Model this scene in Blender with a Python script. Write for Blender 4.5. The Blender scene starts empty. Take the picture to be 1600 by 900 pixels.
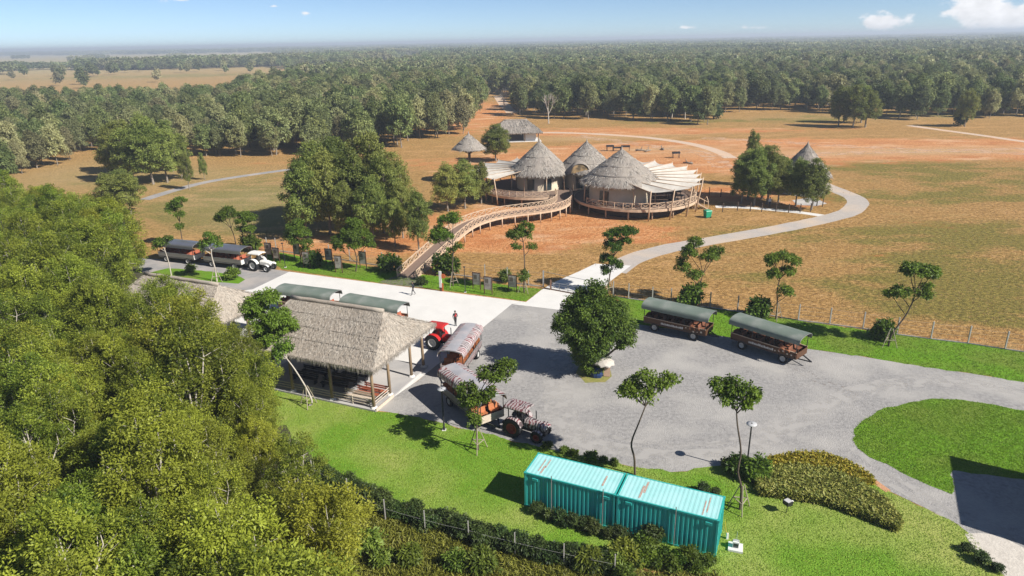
import bpy, bmesh, math, random
import numpy as np
from mathutils import Vector, Matrix
from mathutils.geometry import tessellate_polygon
from mathutils import noise as mnoise

# ------------------------------------------------------------------ camera
CAM_H, PITCH, ROLL, FPX = 28.8, 0.3471, 0.01995, 1067.0
scene = bpy.context.scene
COL = scene.collection
fw = Vector((0, math.cos(PITCH), -math.sin(PITCH)))
_up = Vector((1, 0, 0)).cross(fw)
rt = Vector((1, 0, 0)) * math.cos(ROLL) - _up * math.sin(ROLL)
up = Vector((1, 0, 0)) * math.sin(ROLL) + _up * math.cos(ROLL)
cd = bpy.data.cameras.new('camera')
cam = bpy.data.objects.new('camera', cd)
COL.objects.link(cam)
cd.sensor_width = 36.0
cd.lens = FPX / 1600 * 36
cd.clip_start, cd.clip_end = 0.5, 90000
M = Matrix((rt, up, -fw)).transposed().to_4x4()
M.translation = (0, 0, CAM_H)
cam.matrix_world = M
scene.camera = cam


def g(px, py, z=0.0):
    """the place on the level z that the photograph shows at this pixel"""
    d = fw * FPX + rt * (px - 800) + up * (450 - py)
    t = (z - CAM_H) / d.z
    return Vector((d.x * t, d.y * t, z))


def proj(p):
    v = Vector(p) - Vector((0, 0, CAM_H))
    d = v.dot(fw)
    return 800 + FPX * v.dot(rt) / d, 450 - FPX * v.dot(up) / d


# ------------------------------------------------------------------ light
SUN_EL, SUN_AZ = math.radians(39), math.radians(-30.5)     # azimuth from +X, counter clockwise
world = bpy.data.worlds.new('World')
scene.world = world
world.use_nodes = True
wn, wl = world.node_tree.nodes, world.node_tree.links
wn.clear()


def nd(tree, kind, loc=None, **kw):
    n = tree.nodes.new(kind)
    for k, v in kw.items():
        if k.startswith('i_'):
            key = k[2:].replace('_', ' ')
            n.inputs[key].default_value = v
        else:
            setattr(n, k, v)
    return n


def mth(tree, op, a, b=None, c=None):
    n = tree.nodes.new('ShaderNodeMath')
    n.operation = op
    for i, x in enumerate((a, b, c)):
        if x is None:
            continue
        if isinstance(x, (int, float)):
            n.inputs[i].default_value = x
        else:
            tree.links.new(x, n.inputs[i])
    return n.outputs[0]


WT = world.node_tree
sky = nd(WT, 'ShaderNodeTexSky', sky_type='NISHITA', sun_disc=False, sun_elevation=SUN_EL,
         sun_rotation=math.radians(90) - SUN_AZ, altitude=50, air_density=0.45, dust_density=0.15, ozone_density=1.6)
tc = nd(WT, 'ShaderNodeTexCoord')
sep = nd(WT, 'ShaderNodeSeparateXYZ')
wl.new(tc.outputs['Generated'], sep.inputs[0])
az = mth(WT, 'ARCTAN2', sep.outputs[0], sep.outputs[1])
el = mth(WT, 'ARCSINE', sep.outputs[2])
cmb = nd(WT, 'ShaderNodeCombineXYZ')
wl.new(mth(WT, 'MULTIPLY', az, 1.0), cmb.inputs[0])
wl.new(mth(WT, 'MULTIPLY', el, 1.7), cmb.inputs[1])
nz = nd(WT, 'ShaderNodeTexNoise', i_Scale=44.0, i_Detail=8.0, i_Roughness=0.55)
wl.new(cmb.outputs[0], nz.inputs['Vector'])
nzv = mth(WT, 'SUBTRACT', nz.outputs['Fac'], 0.5)
# cumulus heaps: azimuth, elevation, half width, half height (degrees)
clouds = [(32.9, 2.0, 2.3, 1.6), (34.0, 0.8, 2.6, 0.9), (36.4, 1.3, 2.0, 1.3), (27.4, 0.75, 1.7, 0.75), (28.2, 0.3, 2.2, 0.4), (-24.2, 3.5, 1.4, 0.5),
          (-15.2, 2.25, 0.8, 0.36), (-17.4, 2.75, 0.6, 0.2), (18.5, 0.6, 2.6, 0.4), (14.0, 0.7, 2.0, 0.3), (-50, 4, 5, 1.8), (-75, 6, 6, 2.4),
          (60, 4, 6, 2.0), (85, 6, 5, 2.2), (120, 5, 6, 2.2), (165, 6, 5, 2.0), (-120, 5, 6, 2.0), (-150, 7, 5, 2.2)]
tot = None
for i, (a, e, wa, we) in enumerate(clouds):
    dx = mth(WT, 'DIVIDE', mth(WT, 'SUBTRACT', az, math.radians(a)), math.radians(wa))
    dy = mth(WT, 'DIVIDE', mth(WT, 'SUBTRACT', el, math.radians(e)), math.radians(we))
    d2 = mth(WT, 'ADD', mth(WT, 'MULTIPLY', dx, dx), mth(WT, 'MULTIPLY', dy, dy))
    m = mth(WT, 'SUBTRACT', 1.0, mth(WT, 'SQRT', d2))
    if a in (18.5, 14.0, -17.4, -15.2, 28.2):          # thin veils
        m = mth(WT, 'SUBTRACT', m, 0.62 if a > 0 else 0.48)
    tot = m if tot is None else mth(WT, 'SMOOTH_MAX', tot, m, 0.12)
cl = mth(WT, 'ADD', tot, mth(WT, 'MULTIPLY', nzv, 2.2))
mr = nd(WT, 'ShaderNodeMapRange', interpolation_type='SMOOTHSTEP')
mr.inputs['From Min'].default_value = -0.05
mr.inputs['From Max'].default_value = 0.42
wl.new(cl, mr.inputs['Value'])
nz2 = nd(WT, 'ShaderNodeTexNoise', i_Scale=60.0, i_Detail=5.0)
wl.new(cmb.outputs[0], nz2.inputs['Vector'])
ramp = nd(WT, 'ShaderNodeMapRange')
ramp.inputs['From Min'].default_value = 0.3
ramp.inputs['From Max'].default_value = 0.75
ramp.inputs['To Min'].default_value = 7.4
ramp.inputs['To Max'].default_value = 9.6
wl.new(nz2.outputs['Fac'], ramp.inputs['Value'])
ccol = nd(WT, 'ShaderNodeMix', data_type='RGBA', blend_type='MULTIPLY')
ccol.inputs['Factor'].default_value = 1.0
ccol.inputs['A'].default_value = (0.99, 0.98, 1.0, 1)
wl.new(ramp.outputs[0], ccol.inputs['B'])
mixc = nd(WT, 'ShaderNodeMix', data_type='RGBA')
hsv = nd(WT, 'ShaderNodeMix', data_type='RGBA', blend_type='MULTIPLY')      # the clear blue of this day
hsv.inputs['Factor'].default_value = 1.0
hsv.inputs['B'].default_value = (0.92, 0.97, 1.0, 1)
wl.new(sky.outputs[0], hsv.inputs['A'])
wl.new(mth(WT, 'MULTIPLY', mr.outputs[0], 0.93), mixc.inputs['Factor'])
wl.new(hsv.outputs['Result'], mixc.inputs['A'])
wl.new(ccol.outputs['Result'], mixc.inputs['B'])
bg = nd(WT, 'ShaderNodeBackground', i_Strength=0.076)
wl.new(mixc.outputs['Result'], bg.inputs['Color'])
wo = nd(WT, 'ShaderNodeOutputWorld')
wl.new(bg.outputs[0], wo.inputs['Surface'])

sl = bpy.data.lights.new('sun', 'SUN')
sl.energy = 4.6
sl.angle = math.radians(0.53)
sl.color = (1.0, 0.955, 0.88)
so = bpy.data.objects.new('sun', sl)
COL.objects.link(so)
sdir = Vector((math.cos(SUN_EL) * math.cos(SUN_AZ), math.cos(SUN_EL) * math.sin(SUN_AZ), math.sin(SUN_EL)))
so.rotation_euler = sdir.to_track_quat('Z', 'Y').to_euler()
so.location = (60, -40, 80)

vs = scene.view_settings
vs.view_transform, vs.look, vs.exposure, vs.gamma = 'Standard', 'None', 0.7, 1.0
vs.use_curve_mapping = False
scene.render.engine = 'CYCLES'
scene.cycles.max_bounces = 6
scene.cycles.diffuse_bounces = 3
scene.cycles.glossy_bounces = 2
scene.cycles.transmission_bounces = 4
scene.cycles.transparent_max_bounces = 16
scene.cycles.volume_bounces = 0
scene.cycles.caustics_reflective = False
scene.cycles.caustics_refractive = False

rnd = random.Random(7)
R = math.radians


# ------------------------------------------------------------------ materials
def newmat(name):
    m = bpy.data.materials.new(name)
    m.use_nodes = True
    t = m.node_tree
    b = t.nodes['Principled BSDF']
    return m, t, b


def pm(name, c1, c2=None, scale=3.0, rough=0.8, bump=0.0, metal=0.0, detail=6.0, bscale=None, contrast=1.0, spec=0.35, stretch=None, c3=None, s3=0.3, obj=False, bdist=0.05):
    """two tones broken up by noise, fine relief"""
    m, t, b = newmat(name)
    b.inputs['Roughness'].default_value = rough
    b.inputs['Metallic'].default_value = metal
    b.inputs['Specular IOR Level'].default_value = spec
    if c2 is None:
        c2 = tuple(x * 0.72 for x in c1)
    if obj:
        vec = nd(t, 'ShaderNodeTexCoord').outputs['Object']
    else:
        vec = nd(t, 'ShaderNodeNewGeometry').outputs['Position']
    if stretch:
        mp = nd(t, 'ShaderNodeMapping')
        mp.inputs['Scale'].default_value = stretch
        t.links.new(vec, mp.inputs[0])
        vec = mp.outputs[0]
    n = nd(t, 'ShaderNodeTexNoise', i_Scale=scale, i_Detail=detail, i_Roughness=0.6)
    t.links.new(vec, n.inputs['Vector'])
    r = nd(t, 'ShaderNodeMapRange')
    r.inputs['From Min'].default_value = 0.5 - 0.22 / contrast
    r.inputs['From Max'].default_value = 0.5 + 0.22 / contrast
    t.links.new(n.outputs['Fac'], r.inputs['Value'])
    mx = nd(t, 'ShaderNodeMix', data_type='RGBA')
    mx.inputs['A'].default_value = (*c1, 1)
    mx.inputs['B'].default_value = (*c2, 1)
    t.links.new(r.outputs[0], mx.inputs['Factor'])
    col = mx.outputs['Result']
    if c3 is not None:
        n3 = nd(t, 'ShaderNodeTexNoise', i_Scale=s3, i_Detail=5.0)
        t.links.new(vec, n3.inputs['Vector'])
        r3 = nd(t, 'ShaderNodeMapRange')
        r3.inputs['From Min'].default_value = 0.45
        r3.inputs['From Max'].default_value = 0.66
        t.links.new(n3.outputs['Fac'], r3.inputs['Value'])
        m3 = nd(t, 'ShaderNodeMix', data_type='RGBA')
        t.links.new(r3.outputs[0], m3.inputs['Factor'])
        t.links.new(col, m3.inputs['A'])
        m3.inputs['B'].default_value = (*c3, 1)
        col = m3.outputs['Result']
    t.links.new(col, b.inputs['Base Color'])
    if bump:
        nb = nd(t, 'ShaderNodeTexNoise', i_Scale=bscale or scale * 3, i_Detail=5.0)
        t.links.new(vec, nb.inputs['Vector'])
        bp = nd(t, 'ShaderNodeBump', i_Strength=bump, i_Distance=bdist)
        t.links.new(nb.outputs['Fac'], bp.inputs['Height'])
        t.links.new(bp.outputs[0], b.inputs['Normal'])
    return m


def zebra(name, light, dark, red, scale=3.0):
    m, t, b = newmat(name)
    vec = nd(t, 'ShaderNodeTexCoord').outputs['Object']
    w = nd(t, 'ShaderNodeTexWave', i_Scale=scale, i_Distortion=9.0, i_Detail=2.0)
    w.inputs['Detail Scale'].default_value = 1.3
    t.links.new(vec, w.inputs['Vector'])
    n = nd(t, 'ShaderNodeTexNoise', i_Scale=1.4, i_Detail=3.0)
    t.links.new(vec, n.inputs['Vector'])
    mx = nd(t, 'ShaderNodeMix', data_type='RGBA')
    mx.inputs['A'].default_value = (*dark, 1)
    mx.inputs['B'].default_value = (*red, 1)
    s = nd(t, 'ShaderNodeMapRange')
    s.inputs['From Min'].default_value, s.inputs['From Max'].default_value = 0.46, 0.54
    t.links.new(n.outputs['Fac'], s.inputs['Value'])
    t.links.new(s.outputs[0], mx.inputs['Factor'])
    m2 = nd(t, 'ShaderNodeMix', data_type='RGBA')
    s2 = nd(t, 'ShaderNodeMapRange')
    s2.inputs['From Min'].default_value, s2.inputs['From Max'].default_value = 0.42, 0.5
    t.links.new(w.outputs['Fac'], s2.inputs['Value'])
    t.links.new(s2.outputs[0], m2.inputs['Factor'])
    t.links.new(mx.outputs['Result'], m2.inputs['A'])
    m2.inputs['B'].default_value = (*light, 1)
    t.links.new(m2.outputs['Result'], b.inputs['Base Color'])
    b.inputs['Roughness'].default_value = 0.5
    return m


def leafmat(name, dark, light, yellow=(0.22, 0.22, 0.03), ymix=0.35, trans=0.3, vvar=0.5):
    m, t, b = newmat(name)
    at = nd(t, 'ShaderNodeAttribute', attribute_name='tone')
    oi = nd(t, 'ShaderNodeObjectInfo')
    mx = nd(t, 'ShaderNodeMix', data_type='RGBA')
    mx.inputs['A'].default_value = (*dark, 1)
    mx.inputs['B'].default_value = (*light, 1)
    t.links.new(at.outputs['Fac'], mx.inputs['Factor'])
    m2 = nd(t, 'ShaderNodeMix', data_type='RGBA')
    y = mth(t, 'MULTIPLY', mth(t, 'POWER', oi.outputs['Random'], 2.2), ymix)
    t.links.new(y, m2.inputs['Factor'])
    t.links.new(mx.outputs['Result'], m2.inputs['A'])
    m2.inputs['B'].default_value = (*yellow, 1)
    hs = nd(t, 'ShaderNodeHueSaturation')
    r7 = mth(t, 'FRACT', mth(t, 'MULTIPLY', oi.outputs['Random'], 7.31))
    t.links.new(mth(t, 'MULTIPLY_ADD', r7, vvar, 1.02 - vvar / 2), hs.inputs['Value'])
    r13 = mth(t, 'FRACT', mth(t, 'MULTIPLY', oi.outputs['Random'], 13.7))
    t.links.new(mth(t, 'MULTIPLY_ADD', r13, 0.03, 0.485), hs.inputs['Hue'])
    t.links.new(m2.outputs['Result'], hs.inputs['Color'])
    t.links.new(hs.outputs[0], b.inputs['Base Color'])
    b.inputs['Roughness'].default_value = 0.55
    b.inputs['Specular IOR Level'].default_value = 0.3
    tr = nd(t, 'ShaderNodeBsdfTranslucent')
    t.links.new(hs.outputs[0], tr.inputs['Color'])
    ms = nd(t, 'ShaderNodeMixShader')
    ms.inputs[0].default_value = trans
    t.links.new(b.outputs[0], ms.inputs[1])
    t.links.new(tr.outputs[0], ms.inputs[2])
    t.links.new(ms.outputs[0], t.nodes['Material Output'].inputs['Surface'])
    return m


# ------------------------------------------------------------------ mesh helpers
class MB:
    """collects shapes; build() links them as ONE mesh object"""

    def __init__(s):
        s.v, s.f, s.m = [], [], []

    def add(s, vs_, fs_, m=0):
        o = len(s.v)
        s.v += [tuple(p) for p in vs_]
        s.f += [tuple(i + o for i in q) for q in fs_]
        s.m += [m] * len(fs_)
        return s

    def hexa(s, p, m=0):
        return s.add(p, [(0, 3, 2, 1), (4, 5, 6, 7), (0, 1, 5, 4), (1, 2, 6, 5), (2, 3, 7, 6), (3, 0, 4, 7)], m)

    def box(s, x0, x1, y0, y1, z0, z1, m=0):
        return s.hexa([(x0, y0, z0), (x1, y0, z0), (x1, y1, z0), (x0, y1, z0), (x0, y0, z1), (x1, y0, z1), (x1, y1, z1), (x0, y1, z1)], m)

    def beam(s, p, q, w, h, m=0, upv=(0, 0, 1)):
        p, q = Vector(p), Vector(q)
        d = (q - p).normalized()
        u = Vector(upv)
        if abs(d.dot(u)) > 0.98:
            u = Vector((1, 0, 0))
        a = d.cross(u).normalized() * (w / 2)
        b = a.cross(d).normalized() * (h / 2)
        return s.hexa([p - a - b, p + a - b, q + a - b, q - a - b, p - a + b, p + a + b, q + a + b, q - a + b], m)

    def tube(s, pts, rads, n=7, m=0, cap=True):
        pts = [Vector(p) for p in pts]
        if isinstance(rads, (int, float)):
            rads = [rads] * len(pts)
        vs_, k = [], len(pts)
        ref = Vector((0.31, 0.17, 0.93)).normalized()
        for i, p in enumerate(pts):
            d = (pts[min(i + 1, k - 1)] - pts[max(i - 1, 0)]).normalized()
            r0 = ref if abs(d.dot(ref)) < 0.95 else Vector((1, 0, 0))
            a = d.cross(r0).normalized()
            b = d.cross(a)
            for j in range(n):
                t = 2 * math.pi * j / n
                vs_.append(p + (a * math.cos(t) + b * math.sin(t)) * rads[i])
        fs_ = [(i * n + j, i * n + (j + 1) % n, (i + 1) * n + (j + 1) % n, (i + 1) * n + j) for i in range(k - 1) for j in range(n)]
        if cap:
            fs_ += [tuple(range(n))[::-1], tuple((k - 1) * n + j for j in range(n))]
        return s.add(vs_, fs_, m)

    def lathe(s, prof, n=20, c=(0, 0, 0), axis='z', m=0, a0=0, a1=2 * math.pi):
        vs_ = []
        full = abs(a1 - a0 - 2 * math.pi) < 1e-6
        k = n if full else n + 1
        for r, z in prof:
            for j in range(k):
                t = a0 + (a1 - a0) * j / n
                x, y = r * math.cos(t), r * math.sin(t)
                p = (x, y, z) if axis == 'z' else (x, z, y)
                vs_.append((p[0] + c[0], p[1] + c[1], p[2] + c[2]))
        fs_ = []
        for i in range(len(prof) - 1):
            for j in range(n):
                a, b = j, (j + 1) % k
                fs_.append((i * k + a, i * k + b, (i + 1) * k + b, (i + 1) * k + a))
        return s.add(vs_, fs_, m)

    def prism(s, poly, z0, z1, m=0):
        n = len(poly)
        vs_ = [(p[0], p[1], z0) for p in poly] + [(p[0], p[1], z1) for p in poly]
        fs_ = [tuple(range(n))[::-1], tuple(range(n, 2 * n))] + [(i, (i + 1) % n, n + (i + 1) % n, n + i) for i in range(n)]
        return s.add(vs_, fs_, m)

    def mesh(s, name, mats, smooth=False):
        me = bpy.data.meshes.new(name)
        me.from_pydata(s.v, [], s.f)
        if not isinstance(mats, (list, tuple)):
            mats = [mats]
        for m in mats:
            me.materials.append(m)
        if len(mats) > 1:
            me.polygons.foreach_set('material_index', s.m)
        if smooth:
            me.shade_smooth()
        me.update()
        return me

    def build(s, name, mats, parent=None, smooth=False, loc=None, rz=None):
        me = s.mesh(name, mats, smooth)
        return link(name, me, parent, loc, rz)


def link(name, me, parent=None, loc=None, rz=None):
    o = bpy.data.objects.new(name, me)
    COL.objects.link(o)
    if parent is not None:
        o.parent = parent
    if loc is not None:
        o.location = loc
    if rz is not None:
        o.rotation_euler = (0, 0, rz)
    return o


def tag(o, label=None, cat=None, group=None, kind=None):
    for k, v in (('label', label), ('category', cat), ('group', group), ('kind', kind)):
        if v:
            o[k] = v
    return o


def thing(name, label, cat, loc=(0, 0, 0), rz=0.0, group=None, scale=1.0):
    o = bpy.data.objects.new(name, None)
    o.empty_display_size = 0.3
    COL.objects.link(o)
    o.location = loc
    o.rotation_euler = (0, 0, rz)
    o.scale = (scale,) * 3
    return tag(o, label, cat, group)


def copy_tree(o, parent=None):
    c = o.copy()
    COL.objects.link(c)
    c.parent = parent
    for ch in list(o.children):
        copy_tree(ch, c)
    return c


def np_mesh(name, V, F, mat, tone=None, smooth=False):
    """V (n,3) floats, F (m,k) ints -> mesh, fast"""
    me = bpy.data.meshes.new(name)
    V = np.ascontiguousarray(V, dtype=np.float32)
    F = np.ascontiguousarray(F, dtype=np.int32)
    m, k = F.shape
    me.vertices.add(len(V))
    me.vertices.foreach_set('co', V.ravel())
    me.loops.add(m * k)
    me.loops.foreach_set('vertex_index', F.ravel())
    me.polygons.add(m)
    me.polygons.foreach_set('loop_start', np.arange(0, m * k, k, dtype=np.int32))
    me.polygons.foreach_set('loop_total', np.full(m, k, dtype=np.int32))
    if tone is not None:
        at = me.attributes.new('tone', 'FLOAT', 'FACE')
        at.data.foreach_set('value', np.ascontiguousarray(tone, dtype=np.float32))
    me.materials.append(mat)
    me.update(calc_edges=True)
    if smooth:
        me.shade_smooth()
    return me


def smooth_line(pts, n=6, closed=False):
    """Catmull-Rom through 2-D or 3-D points"""
    P = [Vector(p) for p in pts]
    out = []
    k = len(P)
    for i in range(k if closed else k - 1):
        if closed:
            a, b, c, d = P[i - 1], P[i], P[(i + 1) % k], P[(i + 2) % k]
        else:
            a, b, c, d = P[max(i - 1, 0)], P[i], P[i + 1], P[min(i + 2, k - 1)]
        for j in range(n):
            t = j / n
            out.append(0.5 * ((2 * b) + (c - a) * t + (2 * a - 5 * b + 4 * c - d) * t * t + (3 * b - a - 3 * c + d) * t ** 3))
    if not closed:
        out.append(P[-1])
    return out
# ------------------------------------------------------------------ the ground
def blob_field(X, Y, blobs):
    out = np.zeros_like(X)
    for (px, py, rx, ry, w) in blobs:
        c = g(px, py)
        out += w * np.exp(-(((X - c.x) / rx) ** 2 + ((Y - c.y) / ry) ** 2))
    return out


def ground_mat():
    m, t, b = newmat('dry_field_soil')
    pos = nd(t, 'ShaderNodeNewGeometry').outputs['Position']
    L = t.links.new

    def noise(scale, detail=6.0, stretch=None, rough=0.62):
        v = pos
        if stretch:
            mp = nd(t, 'ShaderNodeMapping')
            mp.inputs['Scale'].default_value = stretch
            L(pos, mp.inputs[0])
            v = mp.outputs[0]
        n = nd(t, 'ShaderNodeTexNoise', i_Scale=scale, i_Detail=detail, i_Roughness=rough)
        L(v, n.inputs['Vector'])
        return n.outputs['Fac']

    def rng(v, a, b_):
        r = nd(t, 'ShaderNodeMapRange', interpolation_type='SMOOTHSTEP')
        r.inputs['From Min'].default_value, r.inputs['From Max'].default_value = a, b_
        L(v, r.inputs['Value'])
        return r.outputs[0]

    def mix(f, a, b_):
        x = nd(t, 'ShaderNodeMix', data_type='RGBA')
        L(f, x.inputs['Factor'])
        for k, c in (('A', a), ('B', b_)):
            if isinstance(c, tuple):
                x.inputs[k].default_value = (*c, 1)
            else:
                L(c, x.inputs[k])
        return x.outputs['Result']
    fine = noise(1.6, 8.0, (1, 1.6, 1))
    mid = noise(0.11, 7.0, (1, 1.9, 1))
    big = noise(0.02, 6.0, (1, 2.2, 1))
    dry = mix(rng(fine, 0.38, 0.62), (0.52, 0.31, 0.112), (0.28, 0.158, 0.052))
    dry = mix(mth(t, 'MULTIPLY', rng(mid, 0.48, 0.64), 0.8), dry, (0.55, 0.315, 0.13))
    strk = noise(0.45, 7.0, (1, 2.6, 1))
    dry = mix(mth(t, 'MULTIPLY', rng(strk, 0.5, 0.7), 0.6), dry, (0.22, 0.135, 0.045))
    dry = mix(mth(t, 'MULTIPLY', rng(strk, 0.46, 0.28), 0.6), dry, (0.60, 0.375, 0.175))
    grn = mix(rng(fine, 0.38, 0.62), (0.30, 0.235, 0.058), (0.15, 0.125, 0.032))
    bar = mix(rng(fine, 0.38, 0.62), (0.70, 0.36, 0.16), (0.49, 0.195, 0.066))
    bar = mix(rng(mid, 0.47, 0.66), bar, (0.5, 0.195, 0.07))
    bar = mix(mth(t, 'MULTIPLY', rng(noise(0.07, 6.0, (1, 2.4, 1)), 0.5, 0.66), 0.75), bar, (0.72, 0.45, 0.26))
    ag = nd(t, 'ShaderNodeAttribute', attribute_name='green').outputs['Fac']
    ab = nd(t, 'ShaderNodeAttribute', attribute_name='bare').outputs['Fac']
    gf = mth(t, 'ADD', ag, mth(t, 'MULTIPLY', mth(t, 'SUBTRACT', mid, 0.48), 2.4))
    gf = mth(t, 'ADD', gf, mth(t, 'MULTIPLY', mth(t, 'SUBTRACT', big, 0.5), 1.2))
    gf = mth(t, 'ADD', gf, mth(t, 'MULTIPLY', mth(t, 'SUBTRACT', fine, 0.5), 0.7))
    bf = mth(t, 'ADD', ab, mth(t, 'MULTIPLY', mth(t, 'SUBTRACT', mid, 0.5), 1.5))
    bf = mth(t, 'ADD', bf, mth(t, 'MULTIPLY', mth(t, 'SUBTRACT', fine, 0.5), 0.9))
    c = mix(rng(gf, 0.25, 0.8), dry, grn)
    c = mix(rng(bf, 0.32, 0.72), c, bar)
    pale = nd(t, 'ShaderNodeAttribute', attribute_name='pale').outputs['Fac']
    c = mix(pale, c, mix(rng(mid, 0.4, 0.6), (0.60, 0.37, 0.2), (0.5, 0.36, 0.18)))
    farm = nd(t, 'ShaderNodeAttribute', attribute_name='meadow').outputs['Fac']
    c = mix(farm, c, mix(rng(mid, 0.4, 0.6), (0.45, 0.36, 0.19), (0.33, 0.29, 0.13)))
    L(c, b.inputs['Base Color'])
    b.inputs['Roughness'].default_value = 0.95
    b.inputs['Specular IOR Level'].default_value = 0.1
    bp = nd(t, 'ShaderNodeBump', i_Strength=0.9, i_Distance=0.45)
    L(mth(t, 'ADD', fine, mth(t, 'MULTIPLY', noise(6.0, 4.0), 0.5)), bp.inputs['Height'])
    L(bp.outputs[0], b.inputs['Normal'])
    return m


def axis_lines(lo, hi, fine, ext, grow):
    a = list(np.arange(lo, hi + 0.01, fine))
    s, x = fine, a[-1]
    while x < ext[1]:
        s *= grow
        x += s
        a.append(x)
    s, x = fine, a[0]
    while x > ext[0]:
        s *= grow
        x -= s
        a.insert(0, x)
    return np.array(a)


xs = axis_lines(-90, 110, 2.5, (-16000, 16000), 1.14)
ys = axis_lines(10, 260, 2.5, (-300, 20000), 1.14)
X, Y = np.meshgrid(xs, ys)
green = blob_field(X, Y, [(1480, 430, 11, 8, .75), (1520, 370, 18, 13, .8), (1390, 310, 16, 6, .6), (1540, 460, 10, 6, .5), (1180, 400, 10, 5, .35), (1350, 258, 26, 7, 1.0), (1480, 275, 26, 10, .6), (1300, 440, 12, 5, .45), (1420, 480, 9, 4, .55), (1120, 430, 7, 4, .35), (1560, 500, 8, 4, .5), (1560, 300, 18, 12, .5), (1130, 360, 14, 4, .3),
                          (1230, 365, 20, 4, .3), (420, 300, 26, 14, .75), (380, 335, 20, 9, .5), (300, 275, 26, 12, .4), (440, 350, 14, 7, .4), (700, 215, 30, 10, .3), (340, 345, 18, 8, .45), (1450, 178, 60, 14, .5), (1080, 190, 40, 7, .5),
                          (1270, 190, 22, 8, .4), (860, 425, 5, 3, .2), (300, 118, 90, 60, .8), (100, 122, 90, 60, .5), (620, 100, 90, 200, .6), (1100, 290, 8, 5, .1)])
bare = blob_field(X, Y, [(900, 360, 16, 8, .9), (800, 385, 9, 6, .7), (1000, 370, 9, 5, .5), (780, 345, 12, 10, .8), (860, 320, 14, 12, .6), (1060, 240, 40, 20, 1.2),
                         (930, 205, 36, 12, .8), (1180, 228, 40, 11, 1.1), (1380, 226, 56, 11, .95), (1560, 238, 60, 13, .95), (800, 260, 30, 26, .6), (1130, 300, 18, 8, .8), (1230, 320, 10, 4, .7),
                         (700, 195, 26, 26, .6), (760, 172, 16, 46, .9), (650, 350, 14, 10, .4), (590, 390, 14, 3.5, .9), (470, 380, 8, 3, .5), (480, 375, 20, 4, .4),
                         (1300, 395, 14, 3, .35), (1430, 350, 14, 4, .4), (1280, 470, 5, 2, .35), (1500, 525, 8, 1.5, .5), (420, 255, 26, 9, .3), (1130, 205, 60, 8, .6),
                         (590, 845, 1.5, .8, 1.2), (690, 850, 3.5, .9, 1.6), (1150, 262, 14, 8, .8)])
pale = np.clip(blob_field(X, Y, [(1350, 235, 55, 5, .6), (1500, 238, 50, 5, .6), (960, 213, 30, 4, .4), (1050, 232, 22, 5, .6), (900, 218, 20, 4, .4)]), 0, 1)
far = np.clip((np.hypot(X, Y) - 500) / 900, 0, 1)
meadow = np.clip(far * .9 + blob_field(X, Y, [(400, 310, 26, 16, .5), (300, 275, 26, 14, .4), (440, 350, 16, 9, .4), (1450, 180, 70, 12, .35), (130, 270, 20, 30, .4)]), 0, .9)
Z = np.zeros_like(X)
fl = np.clip((np.hypot(X, Y) - 3500) / 9000, 0, 1)
Z += fl * (10 * np.sin(X / 2300 + 1.0) * np.sin(Y / 3100 + .4) + 3 + np.clip(X / 9000, -.3, 1) * 30) * 0.6
Z = np.maximum(Z, 0)
V = np.stack([X.ravel(), Y.ravel(), Z.ravel()], 1)
nx, ny = len(xs), len(ys)
idx = np.arange(nx * ny).reshape(ny, nx)
Fq = np.stack([idx[:-1, :-1].ravel(), idx[:-1, 1:].ravel(), idx[1:, 1:].ravel(), idx[1:, :-1].ravel()], 1)
gm = np_mesh('ground', V, Fq, ground_mat())
for nm, arr in (('green', green), ('bare', bare), ('pale', pale), ('meadow', meadow)):
    at = gm.attributes.new(nm, 'FLOAT', 'POINT')
    at.data.foreach_set('value', np.ascontiguousarray(arr.ravel(), dtype=np.float32))
ground = tag(link('ground', gm), 'dry golden and orange savannah ground reaching the horizon', kind='structure')


def sheet(name, poly, z, mat, label, wob=0.0, fine=0.8, kind='structure', px=True, parent=None):
    """a flat sheet from an outline; the outline is cut fine and made uneven"""
    P = [g(*p).xy if px else Vector(p) for p in poly]
    out = []
    for i, p in enumerate(P):
        q = P[(i + 1) % len(P)]
        n = max(1, min(60, int((q - p).length / fine)))
        for j in range(n):
            c = p.lerp(q, j / n)
            if wob:
                w = mnoise.noise_vector(Vector((c.x * .9, c.y * .9, z * 99))) * wob + mnoise.noise_vector(Vector((c.x * 3.1, c.y * 3.1, z * 99))) * wob * .5
                c = c + w.xy
            out.append(Vector((c.x, c.y, z)))
    tris = tessellate_polygon([out])
    me = bpy.data.meshes.new(name)
    me.from_pydata(out, [], [t[::-1] for t in tris])
    me.materials.append(mat)
    me.update()
    if me.polygons and me.polygons[0].normal.z < 0:
        me.flip_normals()
    o = link(name, me, parent)
    tag(o, label, kind=kind)
    return o, out


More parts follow.
